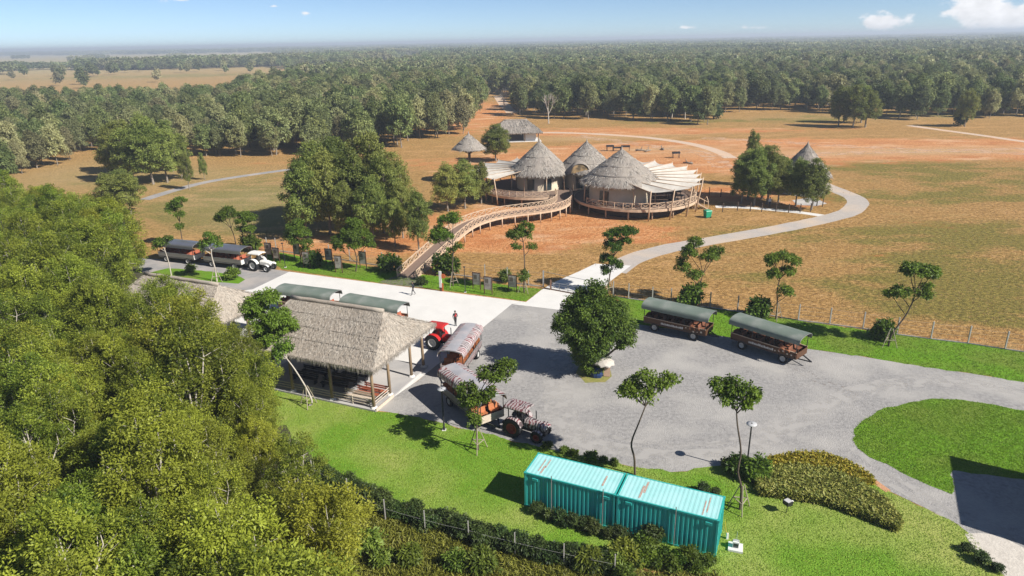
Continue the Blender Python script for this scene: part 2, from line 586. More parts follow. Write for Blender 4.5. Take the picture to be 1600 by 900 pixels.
M_lawn = pm('lawn_green', (0.145, 0.285, 0.016), (0.105, 0.23, 0.011), scale=0.7, rough=0.9, bump=0.9, bscale=9, c3=(0.16, 0.225, 0.03), s3=0.2, spec=0.15, bdist=0.12)
M_lawny = pm('lawn_yellow_green', (0.16, 0.295, 0.026), (0.115, 0.235, 0.018), scale=0.7, rough=0.9, bump=0.9, bscale=9, c3=(0.30, 0.335, 0.085), s3=0.13, spec=0.15, bdist=0.12)
M_gravel = pm('gravel_grey', (0.385, 0.367, 0.35), (0.20, 0.192, 0.186), scale=3.2, rough=0.95, bump=1.0, bscale=9, contrast=0.9, c3=(0.385, 0.365, 0.34), s3=0.22, spec=0.15, detail=9)
M_conc = pm('pale_concrete', (0.69, 0.665, 0.625), (0.61, 0.59, 0.555), scale=0.5, rough=0.85, bump=0.15, bscale=12, spec=0.2)
M_concgrey = pm('worn_concrete', (0.42, 0.40, 0.385), (0.34, 0.33, 0.325), scale=0.7, rough=0.9, bump=0.3, bscale=10, spec=0.2, c3=(0.5, 0.47, 0.44), s3=0.2)
M_track = pm('dusty_track', (0.47, 0.415, 0.365), (0.37, 0.335, 0.305), scale=1.2, rough=0.95, bump=0.4, bscale=8, c3=(0.52, 0.42, 0.33), s3=0.15, spec=0.15)
M_sandtrack = pm('sandy_track', (0.60, 0.46, 0.345), (0.5, 0.385, 0.29), scale=1.0, rough=0.95, bump=0.4, bscale=8, c3=(0.62, 0.42, 0.28), s3=0.12, spec=0.15)
M_road = pm('asphalt_grey', (0.33, 0.315, 0.305), (0.26, 0.25, 0.245), scale=1.2, rough=0.95, bump=0.4, bscale=12, spec=0.2, c3=(0.39, 0.35, 0.32), s3=0.25)
M_scrub = pm('scrub_soil', (0.13, 0.15, 0.032), (0.085, 0.1, 0.022), scale=1.2, rough=0.95, bump=0.8, bscale=7, c3=(0.28, 0.19, 0.1), s3=0.4, bdist=0.15)
M_brick = pm('mossy_paving', (0.2, 0.185, 0.135), (0.12, 0.125, 0.075), scale=5, rough=0.95, bump=0.6, bscale=9)

# scrub land outside the front hedge
scrub, scrub_o = sheet('scrubland', [(430, 740), (490, 752), (600, 797), (700, 828), (790, 848), (900, 872), (1010, 892), (1135, 905), (1200, 1060), (500, 1060), (300, 900)], 0.004, M_scrub,
                       'rough scrubby verge with bare soil outside the front hedge', wob=.35)
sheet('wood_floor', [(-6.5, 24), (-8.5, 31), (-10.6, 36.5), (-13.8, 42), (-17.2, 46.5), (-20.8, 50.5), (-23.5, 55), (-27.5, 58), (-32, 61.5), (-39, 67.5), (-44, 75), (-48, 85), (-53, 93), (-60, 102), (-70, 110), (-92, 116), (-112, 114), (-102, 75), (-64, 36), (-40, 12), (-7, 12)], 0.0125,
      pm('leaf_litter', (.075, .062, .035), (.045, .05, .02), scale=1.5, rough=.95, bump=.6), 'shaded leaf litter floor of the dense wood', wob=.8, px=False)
# the front lawn
lawn_px = [(330, 700), (370, 600), (455, 575), (520, 605), (560, 628), (585, 642), (620, 646), (680, 658), (726, 671), (770, 680), (800, 689), (842, 698), (900, 711), (985, 728), (1015, 733), (1047, 738), (1073, 735.5), (1100, 731.5), (1124, 727.5), (1160, 722),
           (1200, 716), (1290, 715), (1330, 731), (1378, 762), (1440, 791), (1495, 818), (1520, 838), (1530, 858), (1548, 880), (1575, 905), (1600, 1000), (1200, 1060), (1128, 905), (1010, 890), (900, 868), (790, 846), (700, 825), (600, 793), (490, 746), (440, 690)]
lawn, lawn_o = sheet('front_lawn', lawn_px, 0.010, M_lawny, 'mown bright green lawn around the turquoise containers', wob=.3, fine=.5)
# gravel yard
yard_px = [(585, 641), (651, 596), (800, 475), (872, 484), (905, 492), (940, 500), (1000, 507), (1109, 523), (1190, 534), (1261, 545), (1340, 556), (1424, 570), (1500, 581), (1600, 597), (1760, 625),
           (1900, 700), (1900, 800), (1720, 900), (1640, 1000), (1600, 1000), (1574, 905), (1548, 880), (1530, 858), (1520, 838), (1495, 818), (1440, 791), (1378, 762), (1330, 731), (1290, 715), (1200, 716), (1160, 722),
           (1124, 727.5), (1100, 731.5), (1073, 735.5), (1047, 738), (1015, 733), (985, 728), (900, 711), (842, 698), (800, 689), (770, 680), (726, 671), (680, 658), (620, 646)]
yard, _ = sheet('gravel_yard', yard_px, 0.006, M_gravel, 'wide grey gravel yard and drive', wob=.1)
isl_px = [(1331, 686), (1334, 676), (1345, 662), (1375, 641), (1425, 628), (1470, 623), (1520, 626), (1600, 643), (1740, 672), (1800, 740), (1720, 775), (1600, 750), (1540, 741), (1487, 736), (1488, 774), (1440, 753), (1395, 733), (1360, 714), (1338, 700)]
isl, isl_o = sheet('roundabout_lawn', isl_px, 0.0145, M_lawn, 'rounded green lawn enclosed by the gravel drive', wob=.28, fine=.5)
strip_px = [(880, 478), (940, 463), (981, 466), (1113, 482), (1247, 501), (1400, 523), (1507, 536), (1600, 549), (1800, 576), (1800, 632), (1600, 597), (1500, 581), (1424, 570), (1340, 556), (1261, 545), (1109, 523), (1000, 507), (940, 500), (905, 492)]
strip, strip_o = sheet('verge_lawn', strip_px, 0.012, M_lawn, 'strip of bright green lawn below the field fence', wob=.25, fine=.5)
bl_px = [(415, 390), (470, 401), (540, 411), (622, 424), (700, 434), (780, 444), (846, 452), (822, 471), (760, 462), (665, 450), (600, 443), (500, 429), (440, 420), (415, 405)]
blawn, blawn_o = sheet('board_lawn', bl_px, 0.012, M_lawn, 'narrow green lawn carrying the information boards', wob=.1)
isl2_px = [(225, 428), (262, 419), (330, 424), (370, 431), (384, 437), (372, 443), (340, 441), (290, 437), (240, 437)]
isl2, isl2_o = sheet('road_island', isl2_px, 0.012, M_lawn, 'small planted island of grass beside the access road', wob=.2)
treeisl, _ = sheet('tree_island', [(899, 583), (905, 572), (930, 566), (952, 572), (957, 588), (945, 597), (915, 598)], 0.0145,
                   pm('dry_lawn', (0.16, 0.2, 0.03), (0.3, 0.24, 0.09), scale=1.6, rough=.9, bump=.7, bscale=9), 'small patch of yellowing grass under the yard tree', wob=.15)
# concrete
slab_px = [(452, 424.5), (500, 431), (600, 444), (665, 452), (760, 464), (822, 472), (800, 475), (651, 596), (585, 641), (520, 636), (380, 560), (240, 520), (200, 480), (395, 452)]
slab, _ = sheet('concrete_court', slab_px, 0.008, M_conc, 'broad white concrete court beside the pavilions', wob=0.0)
apron, _ = sheet('concrete_apron', [(822, 472), (800, 475.2), (872, 484), (905, 492), (925, 475), (934, 462), (953, 440), (986, 415), (930, 412), (905, 424), (868, 440), (846, 453)], 0.0085, M_conc, 'white concrete apron running through the gate', wob=0.0)
brickp, _ = sheet('paved_landing', [(590, 441), (624, 430), (652, 437), (662, 450), (610, 445)], 0.015, M_brick, 'mossy paved landing at the foot of the timber ramp', wob=.05)
road_px = [(100, 395), (250, 405), (330, 412), (430, 421), (452, 424.5), (395, 453), (300, 455), (200, 450), (100, 430)]
road, _ = sheet('access_road', road_px, 0.006, M_road, 'grey access road carrying the tractor train', wob=.06)


def ribbon(name, pts, w, z, mat, label, wob=.12):
    C_ = smooth_line([g(*p).xy for p in pts], 10)
    Lf, Rt = [], []
    for i, c in enumerate(C_):
        d = (C_[min(i + 1, len(C_) - 1)] - C_[max(i - 1, 0)]).normalized()
        nrm = Vector((-d.y, d.x))
        ww = w if not callable(w) else w(i / (len(C_) - 1))
        Lf.append(c + nrm * (ww / 2 + mnoise.noise(Vector((c.x * .4, c.y * .4, 3))) * wob))
        Rt.append(c - nrm * (ww / 2 + mnoise.noise(Vector((c.x * .4, c.y * .4, 9))) * wob))
    v = [(p.x, p.y, z) for p in Lf] + [(p.x, p.y, z) for p in Rt]
    n = len(Lf)
    me = bpy.data.meshes.new(name)
    me.from_pydata(v, [], [(i, n + i, n + i + 1, i + 1) for i in range(n - 1)])
    me.materials.append(mat)
    me.update()
    return tag(link(name, me), label, kind='structure')


ribbon('field_road', [(958, 424), (990, 404), (1040, 389), (1100, 378), (1170, 366), (1235, 354), (1290, 342), (1325, 332), (1340, 319), (1335, 309), (1310, 298), (1290, 290), (1270, 281)], 3.6, 0.0065, M_track, 'pale concrete road curving through the dry field')
ribbon('hut_path', [(1118, 323), (1160, 324), (1210, 328), (1250, 332), (1292, 338)], 1.7, 0.005, M_conc, 'white footpath leading to the cone roofed hut', .05)
ribbon('back_track', [(845, 207), (900, 208), (960, 211), (1020, 216), (1080, 225), (1120, 236), (1142, 247)], 3.4, 0.005, M_sandtrack, 'pale dirt track behind the lodge')
ribbon('left_track', [(225, 312), (270, 298), (320, 285), (380, 275), (460, 264), (520, 258)], 2.6, 0.005, M_road, 'grey gravel track crossing the dry meadow', .1)
ribbon('far_track', [(1420, 196), (1470, 203), (1530, 211), (1600, 221), (1700, 232)], 3.0, 0.005, M_sandtrack, 'pale track crossing the far field')
ribbon('wood_track', [(800, 176), (792, 168), (785, 160), (778, 150)], 5.0, 0.006, M_sandtrack, 'dirt track entering the far wood')
sheet('hut_paving', [(1238, 313), (1270, 308), (1292, 318), (1275, 322), (1245, 320)], 0.006, M_concgrey, 'grey paved patch near the cone roofed hut', wob=.1)
puddle, _ = sheet('salt_patch', [(1452, 424), (1462, 421), (1472, 425), (1466, 429), (1456, 428)], 0.005, M_conc, 'small whitish bare patch in the field', wob=.15, fine=.3)
sheet('sand_patch', [(1508, 836), (1530, 832), (1560, 838), (1600, 856), (1660, 880), (1680, 960), (1610, 925), (1570, 900), (1546, 878), (1526, 868), (1514, 852)], 0.0115, pm('white_sand', (.62, .57, .5), (.45, .41, .36), scale=2.5, rough=.95, bump=.5), 'patch of white sand at the edge of the drive', wob=.25)


def dusty(name, col, thr, sc):
    """dust lying in broken patches: seen through where the noise is low"""
    m, t, b = newmat(name)
    b.inputs['Base Color'].default_value = (*col, 1)
    b.inputs['Roughness'].default_value = .95
    pos = nd(t, 'ShaderNodeNewGeometry').outputs['Position']
    n = nd(t, 'ShaderNodeTexNoise', i_Scale=sc, i_Detail=7.0)
    t.links.new(pos, n.inputs['Vector'])
    r = nd(t, 'ShaderNodeMapRange')
    r.inputs['From Min'].default_value, r.inputs['From Max'].default_value = thr, thr + .2
    r.inputs['To Max'].default_value = .6
    t.links.new(n.outputs['Fac'], r.inputs['Value'])
    tr = nd(t, 'ShaderNodeBsdfTransparent')
    ms = nd(t, 'ShaderNodeMixShader')
    t.links.new(r.outputs[0], ms.inputs[0])
    t.links.new(tr.outputs[0], ms.inputs[1])
    t.links.new(b.outputs[0], ms.inputs[2])
    t.links.new(ms.outputs[0], t.nodes['Material Output'].inputs['Surface'])
    return m


D_pale, D_brown = dusty('pale_wheel_dust', (.50, .475, .445), .36, 1.0), dusty('brown_wheel_dirt', (.30, .25, .21), .5, 3.0)
ring = [(905, 690), (1000, 712), (1100, 716), (1200, 690), (1280, 645), (1350, 612), (1440, 600), (1540, 605), (1640, 620)]
for k_, (dy, w_) in enumerate(((0, 1.1), (-9, .8), (-22, .6))):
    ribbon('wheel_track', [(x, y + dy * (.4 + .6 * (y - 590) / 130)) for x, y in ring], w_, .0075 + k_ * .0015, D_pale, 'pale dusty wheel track worn into the gravel drive', .3)
for k_, pts in enumerate(([(1240, 575), (1262, 590), (1290, 602), (1316, 612)], [(1252, 574), (1276, 588), (1304, 600), (1330, 608)], [(1330, 700), (1380, 735), (1440, 770), (1510, 815)], [(1322, 708), (1370, 744), (1430, 780), (1500, 824)])):
    ribbon('wheel_track', pts, .3 if k_ < 2 else .5, .0095, D_brown if k_ < 2 else D_pale, 'thin dirty wheel mark crossing the gravel drive', .12)
ribbon('wheel_track', [(812, 492), (850, 505), (880, 530), (870, 600), (880, 650), (910, 690)], 2.6, .0088, D_pale, 'pale dusty lane across the gravel yard', .5)
for k_, pts in enumerate(([(1100, 215), (1250, 224), (1400, 232), (1600, 240), (1700, 244)], [(900, 212), (1000, 226), (1100, 240), (1130, 262)], [(1150, 250), (1300, 240), (1450, 236), (1640, 232)])):
    ribbon('worn_track', pts, 5.0, .0045 + k_ * .001, dusty('sand_dust_%d' % k_, (.70, .46, .29), .42, .35), 'pale worn vehicle track over the orange earth', 1.2)

ribbon('bed_soil', [(1290, 713.5), (1318, 722), (1345, 738), (1372, 757), (1388, 768)], .45, .0165, pm('orange_bed_soil', (.55, .3, .17), (.45, .23, .12), scale=4, bump=.5), 'narrow rim of orange soil around the flower bed', .1)
# ------------------------------------------------------------------ trees
M_bark = pm('bark_grey', (0.30, 0.26, 0.21), (0.17, 0.14, 0.11), scale=6, rough=.95, bump=.6, stretch=(1, 1, .3), obj=True)
M_barkdark = pm('bark_brown', (0.13, 0.10, 0.075), (0.07, 0.052, 0.04), scale=6, rough=.95, bump=.6, stretch=(1, 1, .3), obj=True)
M_barkpale = pm('bark_pale', (0.55, 0.5, 0.43), (0.36, 0.32, 0.27), scale=4, rough=.9, bump=.4, stretch=(1, 1, .3), obj=True)
L_wood = leafmat('leaf_wood', (0.060, 0.100, 0.008), (0.31, 0.365, 0.042), (0.40, 0.39, 0.04), 0.45, 0.35, 0.5)
L_mid = leafmat('leaf_mid', (0.075, 0.112, 0.02), (0.29, 0.345, 0.08), (0.35, 0.35, 0.09), 0.5, 0.42, .5)
L_forest = leafmat('leaf_forest', (0.078, 0.115, 0.034), (0.26, 0.305, 0.10), (0.37, 0.34, 0.17), 0.9, 0.34, .75)
L_young = leafmat('leaf_young', (0.026, 0.060, 0.006), (0.14, 0.225, 0.020), (0.18, 0.24, 0.025), 0.5, 0.32)
L_round = leafmat('leaf_round', (0.048, 0.09, 0.010), (0.21, 0.29, 0.036), (0.14, 0.18, 0.03), 0.2)
L_hedge = leafmat('leaf_hedge', (0.018, 0.036, 0.010), (0.068, 0.105, 0.022), (0.12, 0.14, 0.03), 0.4, .2)
L_shrub = leafmat('leaf_shrub', (0.055, 0.10, 0.012), (0.19, 0.26, 0.038), (0.26, 0.28, 0.03), 0.6)
L_grass = leafmat('grass_blade', (0.13, 0.25, 0.015), (0.22, 0.38, 0.03), trans=.25, ymix=0)
L_grassy = leafmat('grass_blade_yellow', (0.17, 0.23, 0.03), (0.34, 0.38, 0.08), trans=.25, ymix=0)
L_grassm = leafmat('grass_blade_mid', (0.15, 0.27, 0.022), (0.27, 0.39, 0.05), trans=.25, ymix=0)
L_scrub = leafmat('scrub_blade', (0.13, 0.155, 0.018), (0.33, 0.35, 0.06), trans=.25, ymix=0)
L_dry = leafmat('straw_blade', (0.42, 0.25, 0.09), (0.70, 0.47, 0.21), trans=.15, ymix=0)


def unit(a):
    return a / np.maximum(np.linalg.norm(a, axis=1, keepdims=True), 1e-6)


def leaves(P, D, N, Lh, Wd, rg, droop=0.25):
    """one folded rhombic leaf for each base point P, pointing along D, facing N"""
    n = len(P)
    D = unit(D)
    S = unit(np.cross(D, N))
    U = np.cross(S, D)
    l = (Lh * (0.7 + 0.6 * rg.random(n)))[:, None]
    w = (Wd * (0.7 + 0.6 * rg.random(n)))[:, None]
    mid = P + D * l * .45
    tip = P + D * l - np.array([[0, 0, 1.]]) * l * droop
    V = np.stack([P, mid + S * w - U * w * .25, tip, mid - S * w - U * w * .25], 1).reshape(-1, 3)
    return V, np.arange(n * 4).reshape(-1, 4)


def sphere_pts(rg, n):
    return unit(rg.normal(size=(n, 3)))


def crown_mesh(name, seed, lobes, mat, leaf=(0.35, 0.08), clump=0.55, per=46, cover=1.0, flat=0.75, low=-0.45, up_bias=0.35, sparse=0.0, inner=0.25, up=0.0):
    """lobes: (centre, (rx,ry,rz)). clumps of leaves sit on and just under the skin of each lobe"""
    rg = np.random.default_rng(seed)
    Ps, Ds, Ns, Ts = [], [], [], []
    for c, r in lobes:
        c = np.array(c, float)
        r = np.array(r, float)
        area = 4 * math.pi * ((r[0] * r[1]) ** 1.6 / 3 + (r[0] * r[2]) ** 1.6 / 3 + (r[1] * r[2]) ** 1.6 / 3) ** (1 / 1.6)
        k = max(4, int(area / (clump * clump * 2.4) * cover))
        S = sphere_pts(rg, int(k * 1.7))
        S = S[S[:, 2] > low + 0.25 * rg.random(len(S))][:k]
        if sparse:
            S = S[rg.random(len(S)) > sparse]
        depth = 1 - np.where(rg.random(len(S)) < inner, rg.random(len(S)) * .55, rg.random(len(S)) * .16)
        bump = 1 + 0.16 * np.sin(S[:, 0] * 5 + seed) * np.cos(S[:, 1] * 4 + c[0]) + rg.normal(size=len(S)) * .07
        C = c + S * r * (depth * bump)[:, None]
        for j in range(len(S)):
            n = int(per * (0.6 + .8 * rg.random()))
            q = sphere_pts(rg, n)
            rad = clump * (0.65 + 0.7 * rg.random())
            rr = rg.random(n) ** 0.45
            off = q * rr[:, None] * rad
            off[:, 2] *= flat
            Ps.append(C[j] + off)
            Ds.append(q * .75 + S[j] * .22 + np.array([0, 0, up]) + rg.normal(size=(n, 3)) * .55)
            Ns.append(q * .35 + S[j] * .5 + np.array([0, 0, up_bias + .3]) + rg.normal(size=(n, 3)) * .4)
            t = np.clip(0.5 + 0.26 * rg.normal() + 0.24 * rg.normal(size=n), 0, 1)
            Ts.append(t)
    P, D, N, T = (np.concatenate(a) for a in (Ps, Ds, Ns, Ts))
    Vv, Ff = leaves(P, D, N, leaf[0], leaf[1], rg)
    return np_mesh(name, Vv, Ff, mat, T)


def limbs(mb, base, lobes, r0, fork, rg, lean=(0, 0), n=6):
    """tapered trunk from base to the fork, then a bent limb into each lobe"""
    base = Vector(base)
    f = base + Vector((lean[0], lean[1], fork))
    mid = base.lerp(f, .5) + Vector((rg.uniform(-1, 1), rg.uniform(-1, 1), 0)) * fork * .04
    mb.tube([base - Vector((0, 0, .1)), base + Vector((0, 0, .12)), mid, f], [r0 * 1.35, r0 * 1.05, r0 * .82, r0 * .68], n)
    for c, r in lobes:
        c = Vector(c)
        m1 = f.lerp(c, .45) + Vector((rg.uniform(-.2, .2), rg.uniform(-.2, .2), rg.uniform(-.1, .35)))
        mb.tube([f - Vector((0, 0, .15)), m1, c, c + Vector((0, 0, r[2] * .6))], [r0 * .55, r0 * .38, r0 * .22, r0 * .07], max(4, n - 1), cap=False)
        for k in range(3):
            a = rg.uniform(0, 6.28)
            e = c + Vector((math.cos(a) * r[0] * .8, math.sin(a) * r[1] * .8, r[2] * rg.uniform(-.1, .6)))
            mb.tube([m1.lerp(c, rg.uniform(.3, 1)), e], [r0 * .2, r0 * .05], 4, cap=False)
    return f


def rand_lobes(rg, h, rad, n, z0, rz=1.0):
    """lobes piled in an upright uneven crown"""
    out = []
    for i in range(n):
        t = (i + .5) / n
        z = z0 + (h - z0) * (0.12 + 0.8 * t)
        w = rad * (1 - abs(t - .42) * .9)
        a = i * 2.4 + rg.uniform(-.5, .5)
        d = w * (0.62 if t < .85 else .15) * rg.uniform(.6, 1.1)
        s = rad * rg.uniform(.34, .62) * (1.05 - .35 * t)
        out.append(((math.cos(a) * d, math.sin(a) * d, z), (s, s, s * rz * rg.uniform(.8, 1.15))))
    return out


TREE_PROTO = {}


def tree_proto(key, seed, h, rad, nl, z0, leafm, barkm, r0, fork, leaf, clump, per, rz=1.0, **kw):
    rg = random.Random(seed)
    lo = rand_lobes(rg, h, rad, nl, z0, rz)
    cm = crown_mesh('crown', seed, lo, leafm, leaf, clump, per, **kw)
    mb = MB()
    limbs(mb, (0, 0, 0), lo, r0, fork, rg, (rg.uniform(-.2, .2), rg.uniform(-.2, .2)))
    TREE_PROTO[key] = (cm, mb.mesh('trunk', barkm, True), h)


def put_tree(name, key, loc, h, label, group=None, rz=None, wide=1.0, cat='tree'):
    cm, tm, h0 = TREE_PROTO[key]
    s = h / h0
    t = thing(name, label, cat, (loc[0], loc[1], 0), rnd.uniform(0, 6.28) if rz is None else rz, group)
    t.scale = (s * wide, s * wide, s)
    link('trunk', tm, t)
    link('crown', cm, t)
    return t


def inside(p, poly):
    x, y = p
    r = False
    n = len(poly)
    for i in range(n):
        (x1, y1), (x2, y2) = poly[i], poly[(i + 1) % n]
        if (y1 > y) != (y2 > y) and x < (x2 - x1) * (y - y1) / (y2 - y1) + x1:
            r = not r
    return r


# --- the near wood
for i in range(6):
    tree_proto('w%d' % i, 11 + i, 9.0, 2.75 + .25 * (i % 3), 10 + i % 4, 1.8, L_wood, M_barkpale, .13, 3.0, (0.17, 0.037), 0.43, 105, rz=1.35, inner=.22, low=-.6, cover=.42, flat=1.0, up=.45)
WOOD = [(-8.5, 26), (-9.5, 31), (-11.6, 36), (-14.6, 41), (-18.0, 45.5), (-21.5, 49.5), (-24.2, 54), (-28.5, 57), (-33, 60.5), (-40, 66), (-45.5, 74), (-49.5, 84), (-55, 92), (-62, 100), (-72, 108), (-92, 114), (-110, 112), (-100, 75), (-62, 38), (-40, 16), (-9, 14)]
wood_pts = []
sp = 3.9
for iy in range(0, 34):
    for ix in range(0, 34):
        x = -112 + ix * sp + (iy % 2) * sp / 2 + rnd.uniform(-1.2, 1.2)
        y = 14 + iy * sp * .9 + rnd.uniform(-1.2, 1.2)
        if not inside((x, y), WOOD):
            continue
        px, py = proj((x, y, 7))
        if px < -60 or py > 1010:
            continue
        wood_pts.append((x, y))
for q in ((300, 590), (335, 600), (368, 612), (392, 634), (270, 575)):
    wood_pts.append(tuple(g(*q).xy))
for i, (x, y) in enumerate(wood_pts):
    d = math.hypot(x, y)
    h = rnd.choice((rnd.uniform(6.2, 8.5), rnd.uniform(8.5, 11.3)))
    lim = [(-9e9, 0), (255, 0), (265, 420), (304, 446), (328, 480), (386, 494), (420, 525), (455, 592), (470, 640), (9e9, 640)]
    edge = min(abs(x - ex) + abs(y - ey) for ex, ey in WOOD[:10])
    if edge < 4:
        h *= rnd.uniform(.7, .85)
    for _ in range(12):
        px, py = proj((x + 1.2, y, h))
        ly = next(b0 + (b1 - b0) * (px - a0) / (a1 - a0) for (a0, b0), (a1, b1) in zip(lim, lim[1:]) if a0 <= px <= a1)
        if py < ly and h > 4.2 and px < 470:
            h -= .5
    put_tree('acacia_tree', 'w%d' % rnd.randrange(6), (x, y), h, 'olive green acacia tree of the dense wood beside the pavilions', 'acacia trees of the dense wood', wide=rnd.uniform(.85, 1.08))
print('wood trees', len(wood_pts))

# --- free standing and forest-edge trees, named by the pixel of their foot
for i in range(5):
    tree_proto('m%d' % i, 41 + i, 12.0, 3.7 + .3 * (i % 3), 12 + i % 3, 2.2, L_mid, M_bark, .24, 3.4, (0.34, 0.085), 0.58, 58, rz=1.25, inner=.2, low=-.65, cover=.5)
for i in range(6):
    tree_proto('f%d' % i, 71 + i, 12.0, 3.7 + .35 * (i % 3), 9, 2.6, L_forest, M_bark, .2, 3.6, (0.62, 0.17), 0.82, 38, rz=1.3, inner=.15, low=-.6, cover=.75)
grove = [(480, 372, 14, 1), (516, 366, 15.5, 1.0), (558, 360, 15, 1.0), (600, 364, 14.5, .95), (535, 340, 16.5, 1.0), (584, 338, 17, 1.05), (622, 346, 12.5, .9), (496, 346, 14.5, 1.0), (545, 376, 10.5, .85), (585, 380, 11, .9), (630, 372, 10, .95), (618, 385, 8.5, .85)]
for px, py, h, w in grove:
    put_tree('grove_tree', 'm%d' % rnd.randrange(5), g(px, py), h * .86, 'tall dark leafy tree in the dense grove beside the dry meadow', 'trees of the dense grove', wide=w * .92)
put_tree('ramp_tree', 'm1', g(655, 392), 9.0, 'slender pale trunked tree leaning beside the timber ramp', wide=.75)
for px, py, h, w in ((700, 330, 8.6, 1.15), (727, 326, 8.8, 1.1), (752, 318, 7.6, 1.0)):
    put_tree('bushy_tree', 'm%d' % rnd.randrange(5), g(px, py), h, 'low bushy dark tree standing in front of the thatched mushroom tower', 'bushy trees by the lodge deck', wide=w)
put_tree('bushy_tree', 'm2', g(775, 252), 8.5, 'round dark green tree between mushroom tower and rear hut', wide=1.35)
clump_r = [(1158, 318, 8.6, 1.05), (1178, 321, 10, 1.1), (1198, 319, 9.6, 1.1), (1216, 316, 8.4, 1.05), (1168, 312, 9.5, 1.1), (1190, 311, 9.5, 1.1), (1243, 322, 8.4, .95), (1268, 328, 8.2, .95)]
for i, (px, py, h, w) in enumerate(clump_r):
    put_tree('hut_tree', 'm%d' % (i % 5), g(px, py), h, 'bright green tree in the cluster beside the cone roofed hut', 'trees beside the cone hut', wide=w)
put_tree('hut_tree', 'm3', g(1171, 290), 10.8, 'tall narrow topped tree rising behind the cone hut cluster', wide=.62)
left_clump = [(185, 283, 12, 1), (210, 287, 12.5, 1.05), (240, 288, 13, 1.05), (262, 285, 12, 1), (285, 280, 10.5, .9), (200, 272, 13, 1.1), (235, 270, 14, 1.1), (270, 268, 12, 1), (180, 268, 11, 1.0), (296, 296, 8, .6), (320, 281, 6, .6)]
for px, py, h, w in left_clump:
    put_tree('meadow_tree', 'm%d' % rnd.randrange(5), g(px, py), h, 'dense dark tree in the clump by the grey meadow track', 'trees of the meadow clump', wide=w)
for px, py, h, w in ((195, 315, 6.5, 1.5), (205, 335, 7.5, 1.4), (178, 330, 7, 1.5)):
    put_tree('low_tree', 'm%d' % rnd.randrange(5), g(px, py), h, 'low spreading bright green tree at the far end of the wood', 'low trees at the end of the wood', wide=w)
solo = [(1310, 198, 15, 1.1), (1332, 200, 15.5, 1.1), (1352, 199, 14, 1.15), (1345, 192, 14, 1.2), (1318, 192, 14, 1.1)]
for px, py, h, w in solo:
    put_tree('field_tree', 'm%d' % rnd.randrange(5), g(px, py), h * .85, 'rounded tree in the isolated group standing out on the far field', 'isolated group on the far field', wide=w)
put_tree('field_tree', 'm1', g(1507, 198), 11.5, 'single upright tree standing alone on the far field', wide=.9)

# --- the forest: foot line of its front edge in the picture, and where open land interrupts it
EDGE = [(-400, 300), (0, 300), (60, 262), (110, 256), (140, 238), (170, 236), (300, 246), (350, 250), (420, 246), (480, 248), (520, 246), (580, 240), (620, 236), (650, 226), (700, 216), (735, 206), (748, 190), (770, 168), (800, 164),
        (806, 182), (870, 188), (960, 188), (1060, 192), (1105, 196), (1120, 180), (1180, 172), (1280, 176), (1370, 182), (1430, 188), (1480, 180), (1540, 186), (1600, 184), (2000, 200)]
OPEN = [[(-700, 172), (-300, 168), (0, 168), (180, 167), (330, 164), (372, 150), (430, 140), (470, 131), (520, 120), (500, 108), (420, 106), (200, 113), (0, 118), (-700, 130)],
        [(-700, 118), (0, 110), (160, 106), (420, 99), (520, 92), (500, 85), (300, 84.5), (0, 88), (-700, 96)],
        [(540, 106), (600, 96), (640, 88), (700, 86), (690, 92), (640, 104), (590, 112)],
        [(380, 118), (540, 106), (560, 112), (480, 124)],
        [(740, 206), (735, 188), (755, 166), (775, 150), (796, 150), (806, 168), (800, 190)],
        [(1080, 74), (1250, 70), (1600, 66), (1600, 69), (1250, 74), (1080, 77)], [(600, 81), (900, 78), (900, 80), (600, 84)]]


def edge_y(px):
    for (a, ya), (b, yb) in zip(EDGE, EDGE[1:]):
        if a <= px <= b:
            return ya + (yb - ya) * (px - a) / (b - a)
    return 0


def in_forest(px, py):
    if py > edge_y(px):
        return False
    return not any(inside((px, py), o) for o in OPEN)


frs = random.Random(5)
cand = []
r = 130.0
while r < 520:
    step = 5.6 + r * .0035
    na = int(1.75 * r / step)
    for k in range(na):
        a = -0.88 + 1.76 * (k + frs.uniform(-.45, .45)) / na
        rr = r + frs.uniform(-.45, .45) * step
        x, y = rr * math.sin(a), rr * math.cos(a)
        px, py = proj((x, y, 0))
        if -140 < px < 1740 and in_forest(px, py) and not inside((x, y), WOOD):
            if frs.random() < .1 or (py < edge_y(px) - 12 and mnoise.noise(Vector((x * .03, y * .03, 4))) < -.28):
                continue
            cand.append((x, y, px, py, rr))
    r += step
# nearest rows are single trees, the rest of the wood is one mass
front = []
for c in cand:
    e = edge_y(c[2]) - c[3]
    front.append((e * (c[4] / 200) ** 2 + c[4] * .03, c))
front.sort(key=lambda q: q[0])
N_SINGLE = 240
for k, (e, (x, y, px, py, rr)) in enumerate(front[:N_SINGLE]):
    if px < -60 or px > 1660:
        continue
    put_tree('forest_tree', 'f%d' % frs.randrange(6), (x, y), frs.uniform(8.5, 14.5) * (1 if px > 380 else .85), 'dark green tree on the edge of the wide forest', 'trees on the forest edge', wide=frs.uniform(.68, 1.05))
mass = [(x, y, frs.uniform(.66, 1.16) * (1 if px > 380 else .85), frs.randrange(6)) for e, (x, y, px, py, rr) in front[N_SINGLE:]]
print('forest singles', N_SINGLE, 'mass', len(mass))

